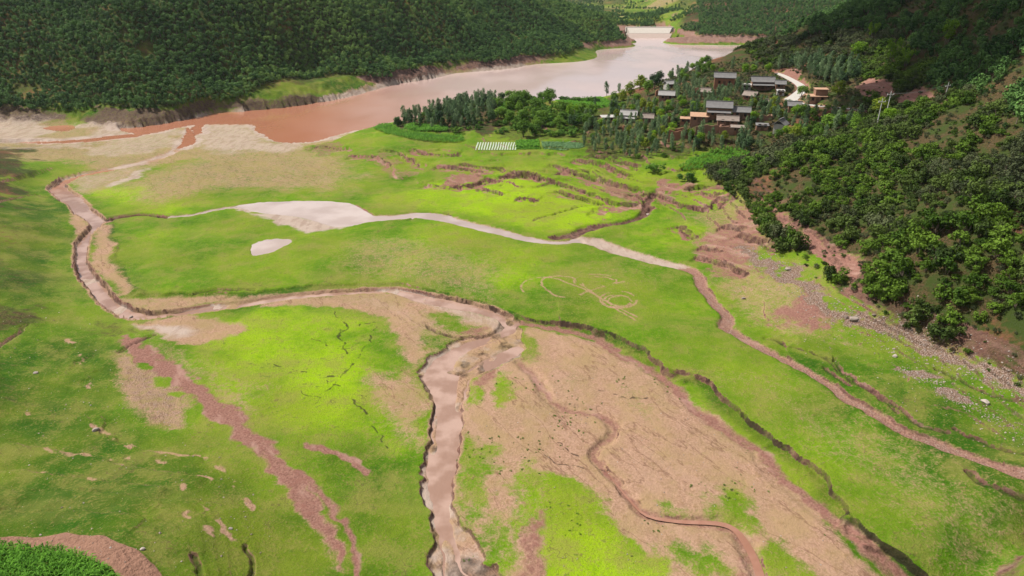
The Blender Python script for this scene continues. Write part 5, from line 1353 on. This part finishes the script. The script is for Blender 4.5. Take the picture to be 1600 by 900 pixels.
grove([(1210,112),(1300,100),(1345,110),(1340,130),(1300,140),(1260,120)], 60, 2.2, ('euc', 'euc', 'dbroad'), 'slope_gum_tree', .75, 1.05, 'tall gum tree on the slope above the concrete road', 'gum trees above the road', seed=9, sz=(1.0, 1.3))
grove([(1250,168),(1340,174),(1345,200),(1300,220),(1250,215)], 46, 2.6, ('euc', 'greenbush', 'broad'), 'roadside_tree', .6, .95, 'tree below the thin road right of the village', 'trees below the thin road', seed=10)

# ---- scrub on the right hand hill
gx, gy = RNG.uniform(55, 330, 60000), RNG.uniform(70, 460, 60000)
zz = zf(gx, gy); lit = ss(5.0, 7.0, zz + .8 * fbm(gx, gy, 9, 2, 5))
foot = gx - 64 - np.where(gy < 165, (165 - gy) * .34, (gy - 165) * .05)
dens = fbm(gx, gy, 16, 3, 801)
sc = np.zeros(len(gx), bool)
for p in SCARS: sc |= inside(gx, gy, p)
vil = inside(gx, gy, survey([(900,250),(1040,262),(1200,240),(1250,222),(1350,200),(1350,120),(1300,100),(1200,105),(1040,100),(900,140)], zf))
ok = (foot > 1.5) & (zz > 4.6) & ~sc & ~vil & (dens > -.42 + .9 * (RNG.random(len(gx)) < .25)) & clear_of(gx, gy)
gx, gy, zz, dens = gx[ok], gy[ok], zz[ok], dens[ok]
size = (.45 + 1.15 * RNG.random(len(gx)) ** 2.0) * (1 + .25 * fbm(gx, gy, 22, 2, 811))
size = np.where(zz > 34, size * 1.15, size)
o_ = np.argsort(-size[:]); gx, gy, zz, size = gx[o_], gy[o_], zz[o_], size[o_]
k = thin(gx, gy, size * 1.5); gx, gy, zz, size = gx[k], gy[k], zz[k], size[k]
k = visible(gx, gy, zz, 9); gx, gy, zz, size = gx[k], gy[k], zz[k], size[k]
mixn = fbm(gx, gy, 30, 3, 821) + RNG.normal(0, .28, len(gx)); up = zz > 36 + 6 * fbm(gx, gy, 40, 2, 3)
kind = np.where(up, 3, np.where(mixn > .30, 0, np.where(mixn > -.25, 1, 2)))
ux, uy = RNG.uniform(55, 300, 30000), RNG.uniform(70, 400, 30000); uz = zf(ux, uy); uf = ux - 64 - np.where(uy < 165, (165 - uy) * .34, (uy - 165) * .05)
_sc = np.zeros(len(ux), bool)
for p in SCARS: _sc |= inside(ux, uy, p)
um = (uf > .5) & (uz > 4.4) & (~_sc | (RNG.random(len(ux)) < .12)) & clear_of(ux, uy); ux, uy, uz = ux[um], uy[um], uz[um]; um = thin(ux, uy, 1.5); ux, uy, uz = ux[um], uy[um], uz[um]; um = visible(ux, uy, uz, 5); ux, uy, uz = ux[um], uy[um], uz[um]
stuff_scatter('undergrowth', [m[2] for m in KINDS['scrub']] + [m[2] for m in KINDS['dark'][:2]] + [KINDS['bright'][0][2]], np.stack([ux, uy, uz], 1), RNG.uniform(.18, .5, len(ux)), 'low undergrowth between the shrubs of the right hand hill')
print('scrub', len(gx), [int((kind == q).sum()) for q in range(4)])
POLE_XY = np.array([p[:2] for p in POLES[:3]]); SCAR_C = [p.mean(0) for p in SCARS]
def where_on_hill(lab, x, y, z, s):
    base = lab.split(' on the right')[0].split(' high on')[0]
    f = x - 64 - ((165 - y) * .34 if y < 165 else (y - 165) * .05)
    big = 'large ' if s > 1.35 else ('small ' if s < .8 and not base.startswith('small') else '')
    if min(np.hypot(*(POLE_XY - (x, y)).T)) < 12: w = 'near the power poles right of the village'
    elif min(math.hypot(c[0] - x, c[1] - y) for c in SCAR_C[2:4]) < 14: w = 'beside the long red clay scar above the stony foot'
    elif min(math.hypot(c[0] - x, c[1] - y) for c in SCAR_C[:2]) < 16: w = 'beside the upper red clay scars'
    elif f < 7: w = 'along the stony foot of the right hand hill'
    elif y > 250: w = 'on the shaded slope behind the village'
    elif z > 30: w = 'high up at the right edge of the hill'
    elif y > 190: w = 'on the slope just right of the village'
    elif y > 150: w = 'on the middle of the right hand hillside'
    else: w = 'on the nearest part of the right hand hillside'
    return big + base + ' ' + w
px_ = size / (gy * CP + (CAMH - zz) * SP)
for q, key, nm, lab, grp in ((0, 'bright', 'bright_shrub', 'bright green leafy shrub on the right hand hillside', 'bright shrubs on the right hand hill'), (1, 'dark', 'dark_shrub', 'dark olive shrub on the right hand hillside', 'dark shrubs on the right hand hill'),
                             (2, 'scrub', 'twiggy_shrub', 'open grey green twiggy shrub on the right hand hillside', 'twiggy shrubs on the right hand hill'), (3, 'hill', 'hill_tree', 'dark green tree high on the right hand hill', 'trees high on the right hand hill')):
    idx = np.nonzero(kind == q)[0]; u, v = pix(gx[idx], gy[idx], zz[idx] + 1)
    fr = (u > 0) & (u < 1600) & (v > 5) & (v < 900); vs = visible(gx[idx], gy[idx], zz[idx], 1.5)
    idx = idx[np.argsort(-(px_[idx] + 10 * (fr & vs)))]
    for j in idx[:300]:
        put_tree(nm, key, gx[j], gy[j], float(size[j]) * (.72 if q == 3 else 1), where_on_hill(lab, gx[j], gy[j], zz[j], size[j]), 'tree' if q == 3 else 'bush', grp, random.uniform(.85, 1.25), parts=(q != 3), names=('stem', 'foliage'))
    rest = idx[300:]
    if len(rest): stuff_scatter(nm + '_cover', [m[2] for m in KINDS[key]], np.stack([gx[rest], gy[rest], zz[rest]], 1), size[rest] * (.72 if q == 3 else 1), 'mass of ' + lab.split(' on ')[0].split(' high')[0] + 's covering the rest of the right hand hill')

# ---- forest on the slope west of the lake and on the far hills
fx, fy = RNG.uniform(-460, 190, 300000), RNG.uniform(340, 960, 300000)
z_ = zf(fx, fy); lf = ss(30, -20, fx - (fy - 560) * .55)
ok = (z_ > 3.9 + 1.6 * fbm(fx, fy, 18, 2, 21)) & (lf > .3) & (fbm(fx, fy, 24, 3, 841) > -.85)
bench = inside(fx, fy, survey([(385,148),(440,126),(520,116),(580,120),(610,136),(560,146),(500,152),(420,158)], zf))
ok &= ~bench
fx, fy, z_ = fx[ok], fy[ok], z_[ok]
sz_ = .48 + .7 * RNG.random(len(fx)) ** 1.8; o_ = np.argsort(-sz_); fx, fy, z_, sz_ = fx[o_], fy[o_], z_[o_], sz_[o_]; k = thin(fx, fy, 2.45 * sz_); fx, fy, z_, sz_ = fx[k], fy[k], z_[k], sz_[k]
k = visible(fx, fy, z_, 6); fx, fy, z_, sz_ = fx[k], fy[k], z_[k], sz_[k]
u, v = pix(fx, fy, z_ + 2); fr = (u > 0) & (u < 1600) & (v > 8); vs = visible(fx, fy, z_, 2)
idx = np.argsort(-(sz_ / fy + 10 * (fr & vs))); print('forest', len(fx))
for j in idx[:300]: put_tree('forest_tree', 'hill', fx[j], fy[j], float(sz_[j]) * .95, ('dark green tree ' + ('at the far left foot of the forested slope' if u[j] < 260 else 'on the forested slope above the orange inlet' if u[j] < 480 else 'on the forested slope behind the lake bend' if u[j] < 700 else 'on the low headland before the dam')), 'tree', 'forest trees on the left slope', random.uniform(.85, 1.1), parts=False)
rest = idx[300:]
lt = fbm(fx[rest], fy[rest], 70, 3, 877) + RNG.normal(0, .3, len(rest)) > .12
stuff_scatter('forest_cover', [m[2] for m in KINDS['hill']], np.stack([fx[rest], fy[rest], z_[rest]], 1)[~lt], sz_[rest][~lt] * .98, 'dense dark green forest covering the slope left of the lake')
stuff_scatter('light_forest_cover', [m[2] for m in KINDS['hill2']], np.stack([fx[rest], fy[rest], z_[rest]], 1)[lt], sz_[rest][lt] * .98, 'lighter green trees mixed through the forest left of the lake')
hx = np.concatenate([RNG.uniform(120, 620, 90000), RNG.uniform(-200, 900, 40000)]); hy = np.concatenate([RNG.uniform(770, 1250, 90000), RNG.uniform(770, 2400, 40000)]); hz = zf(hx, hy)
fld = np.abs(hx - 170 - (hy - 900) * .18) < 60 + .05 * (hy - 900)
ok = (hz > 4) & (fx.size > 0) & ~((fld) & (fbm(hx, hy, 45, 3, 861) < .12)) & (hx > -60 + (hy - 900) * -.2)
hx, hy, hz = hx[ok], hy[ok], hz[ok]; k = thin(hx, hy, 2.9 + (hy - 800) * .004); hx, hy, hz = hx[k], hy[k], hz[k]
k = visible(hx, hy, hz, 10); hx, hy, hz = hx[k], hy[k], hz[k]; print('far', len(hx))
stuff_scatter('far_forest', [m[2] for m in KINDS['hill']], np.stack([hx, hy, hz], 1), RNG.uniform(.8, 1.4, len(hx)), 'hazy forest on the hills beyond the lake')

# ------------------------------------------------------------------ stones
def stone(seed, s=1.0):
    bm = bmesh.new(); bmesh.ops.create_icosphere(bm, subdivisions=2, radius=1.0); g = np.random.default_rng(seed)
    ax = g.normal(size=(7, 3)); ax /= np.linalg.norm(ax, axis=1)[:, None]; cut = g.uniform(.55, .9, 7)
    for vtx in bm.verts:
        p = np.array(vtx.co)
        for a, c in zip(ax, cut):
            d = p @ a
            if d > c: p = p - a * (d - c)
        vtx.co = Vector(p * np.array([1.15, .9, .7]))
    me = bpy.data.meshes.new('stone'); bm.to_mesh(me); bm.free(); me.materials.append(M_STONE); return me
_g = N('stone'); _oi = _g.node('ShaderNodeObjectInfo'); M_STONE = _g.base(_g.mix(_oi.outputs['Random'], (.14, .105, .085), (.30, .255, .225)), .9, .25)
STONES = [stone(300 + k) for k in range(5)]
for u, v, s, lab in ((1333, 499, 1.0, 'largest grey boulder at the stony foot of the hill'), (1322, 496, .55, 'boulder touching the left of the largest one'), (1398, 557, .55, 'pale boulder alone on the turf above the dark gully'), (1539, 629, .7, 'boulder at the end of the stony band on the right'), (1231, 421, .7, 'slab like pale stone below the scrub edge'),
                     (1162, 467, .5, 'white stone on the turf left of the red patch'), (1366, 493, .5, 'stone just right of the largest boulder'), (150, 672, .55, 'weathered stone on the worn terrace step at the left'), (56, 583, .42, 'small dark stone high on the left turf slope'), (205, 497, .6, 'dark rock at the outer bend of the river'), (1013, 336, .8, 'rock in the mouth of the gully'), (1397, 545, .35, 'small upright pale stone above the lone boulder'),
                     (360, 826, .3, 'dark stone on the lower left terrace step'), (250, 833, .2, 'light stone above the ploughed field'), (223, 858, .3, 'stone on the edge of the ploughed field')):
    x, y = at(u, v); o = link('boulder', random.choice(STONES)); o.location = (x, y, float(zf(x, y)) + .15 * s); o.rotation_euler = (random.uniform(-.3, .3), random.uniform(-.3, .3), random.uniform(0, 6)); o.scale = (s, s, s); tag(o, lab, 'boulder')
def pebbles(px, n, smin, smax, name, label, line=None, spread=3):
    if line is not None:
        p = L(line, 4); k = RNG.integers(0, len(p), n); x = p[k, 0] + RNG.normal(0, spread, n); y = p[k, 1] + RNG.normal(0, spread, n)
    else:
        q = in_area(px, n, .05, seed=n); x = np.array([a for a, b in q]); y = np.array([b for a, b in q])
    s = smin + (smax - smin) * RNG.random(len(x)) ** 4
    stuff_scatter(name, STONES, np.stack([x, y, zf(x, y) + s * .1], 1), s, label, RNG.uniform(-1, 1, (len(x), 3)) * np.array([.4, .4, 3]))
pebbles(None, 2600, .05, .22, 'stone_litter', 'loose pale stones along the foot of the right hand hill', [(1165,385),(1200,410),(1245,445),(1300,480),(1345,497),(1400,521),(1450,541),(1500,564),(1560,592),(1640,622)], 2.6)
pebbles(None, 700, .05, .2, 'stone_band', 'band of small pink stones on the turf at the right', [(1415,576),(1450,592),(1490,617),(1530,637),(1570,662),(1620,692)], 1.3)
pebbles([(-20,480),(120,470),(200,600),(330,700),(420,800),(430,905),(-20,905)], 380, .05, .17, 'turf_stones', 'small white stones dotted over the left turf slope')
pebbles([(1180,410),(1300,480),(1600,610),(1600,720),(1400,640),(1200,520),(1130,450)], 400, .05, .17, 'slope_stones', 'scattered stones on the turf under the stony foot')
pebbles([(730,640),(1000,560),(1300,800),(1400,905),(820,905)], 350, .04, .13, 'mud_stones', 'tiny stones on the tan mud flat')
# tufts of coarse grass on the mud and along the cut bank
def tuft(seed):
    g = np.random.default_rng(seed); lv = leaves([(0, 0, .10), (.15, .1, .08), (-.12, .14, .09)], [.18, .15, .14], 14, .07, g, .5, .7); v, q = leafq(lv); return mesh_np('tuft', v, quads=q, mats=[M_BROAD])
TUFT = [tuft(330 + k) for k in range(3)]
q = in_area([(730,640),(830,550),(1000,570),(1200,730),(1330,860),(1380,905),(720,905),(700,760)], 900, .2, seed=9); q = np.array(q)
q = q[fbm(q[:, 0], q[:, 1], 9, 3, 871) > .55]
stuff_scatter('grass_tufts', TUFT, np.stack([q[:, 0], q[:, 1], zf(q[:, 0], q[:, 1])], 1), RNG.uniform(.35, 1.0, len(q)), 'tufts of coarse grass on the tan mud flat')

# ------------------------------------------------------------------ haze: the damp air of the valley
hz_v = np.array([(x, y, z) for z in (-30.0, 520.0) for x, y in ((-9500, -9500), (9500, -9500), (9500, 9500), (-9500, 9500))])
hm = bpy.data.materials.new('haze'); hm.use_nodes = True; hm.node_tree.nodes.clear()
ho = hm.node_tree.nodes.new('ShaderNodeOutputMaterial'); hv = hm.node_tree.nodes.new('ShaderNodeVolumePrincipled')
hv.inputs['Color'].default_value = (.80, .88, 1.0, 1); hv.inputs['Density'].default_value = .00003; hv.inputs['Anisotropy'].default_value = .2
hm.node_tree.links.new(hv.outputs[0], ho.inputs['Volume'])
tag(link('haze', mesh_np('haze', hz_v, quads=[(3, 2, 1, 0), (4, 5, 6, 7), (0, 1, 5, 4), (1, 2, 6, 5), (2, 3, 7, 6), (3, 0, 4, 7)], mats=[hm])), 'thin bluish haze over the valley', None, None, 'stuff')

# ------------------------------------------------------------------ fair weather clouds that shade the upper slopes
_g = N('cloud'); M_CLOUD = _g.base((.85, .85, .86), 1.0, 0.0)
def cloud(target, dist, rx, ry, label, seed):
    g = np.random.default_rng(seed); c = np.array(target, float) + np.array(to_sun) * dist
    bm = bmesh.new()
    for k in range(26):
        a = g.uniform(0, 6.28); q = g.random() ** .5; r = g.uniform(.16, .34) * (1.25 - .6 * q) * min(rx, ry)
        m = bmesh.ops.create_icosphere(bm, subdivisions=3, radius=r)
        for v in m['verts']:
            p = v.co; n = 1 + .16 * math.sin(p.x * .21 + k) * math.sin(p.y * .19 + 2 * k) + .10 * math.sin(p.z * .4 + p.x * .33)
            v.co = Vector((p.x * n + math.cos(a) * q * rx, p.y * n + math.sin(a) * q * ry, max(p.z * n, -.25 * r) + 6 * (1 - q)))
    me = bpy.data.meshes.new('cloud'); bm.to_mesh(me); bm.free(); me.polygons.foreach_set('use_smooth', np.ones(len(me.polygons), bool)); me.materials.append(M_CLOUD)
    o = link('cloud', me); o.location = c; tag(o, label, 'cloud')
cloud((205, 275, 50), 1050, 105, 150, 'fair weather cloud shading the top of the right hand hill', 1)
cloud((-375, 460, 60), 1050, 90, 70, 'unseen cloud put there to darken the upper left corner', 2)  # out of view, shifted so its shade darkens the upper left corner
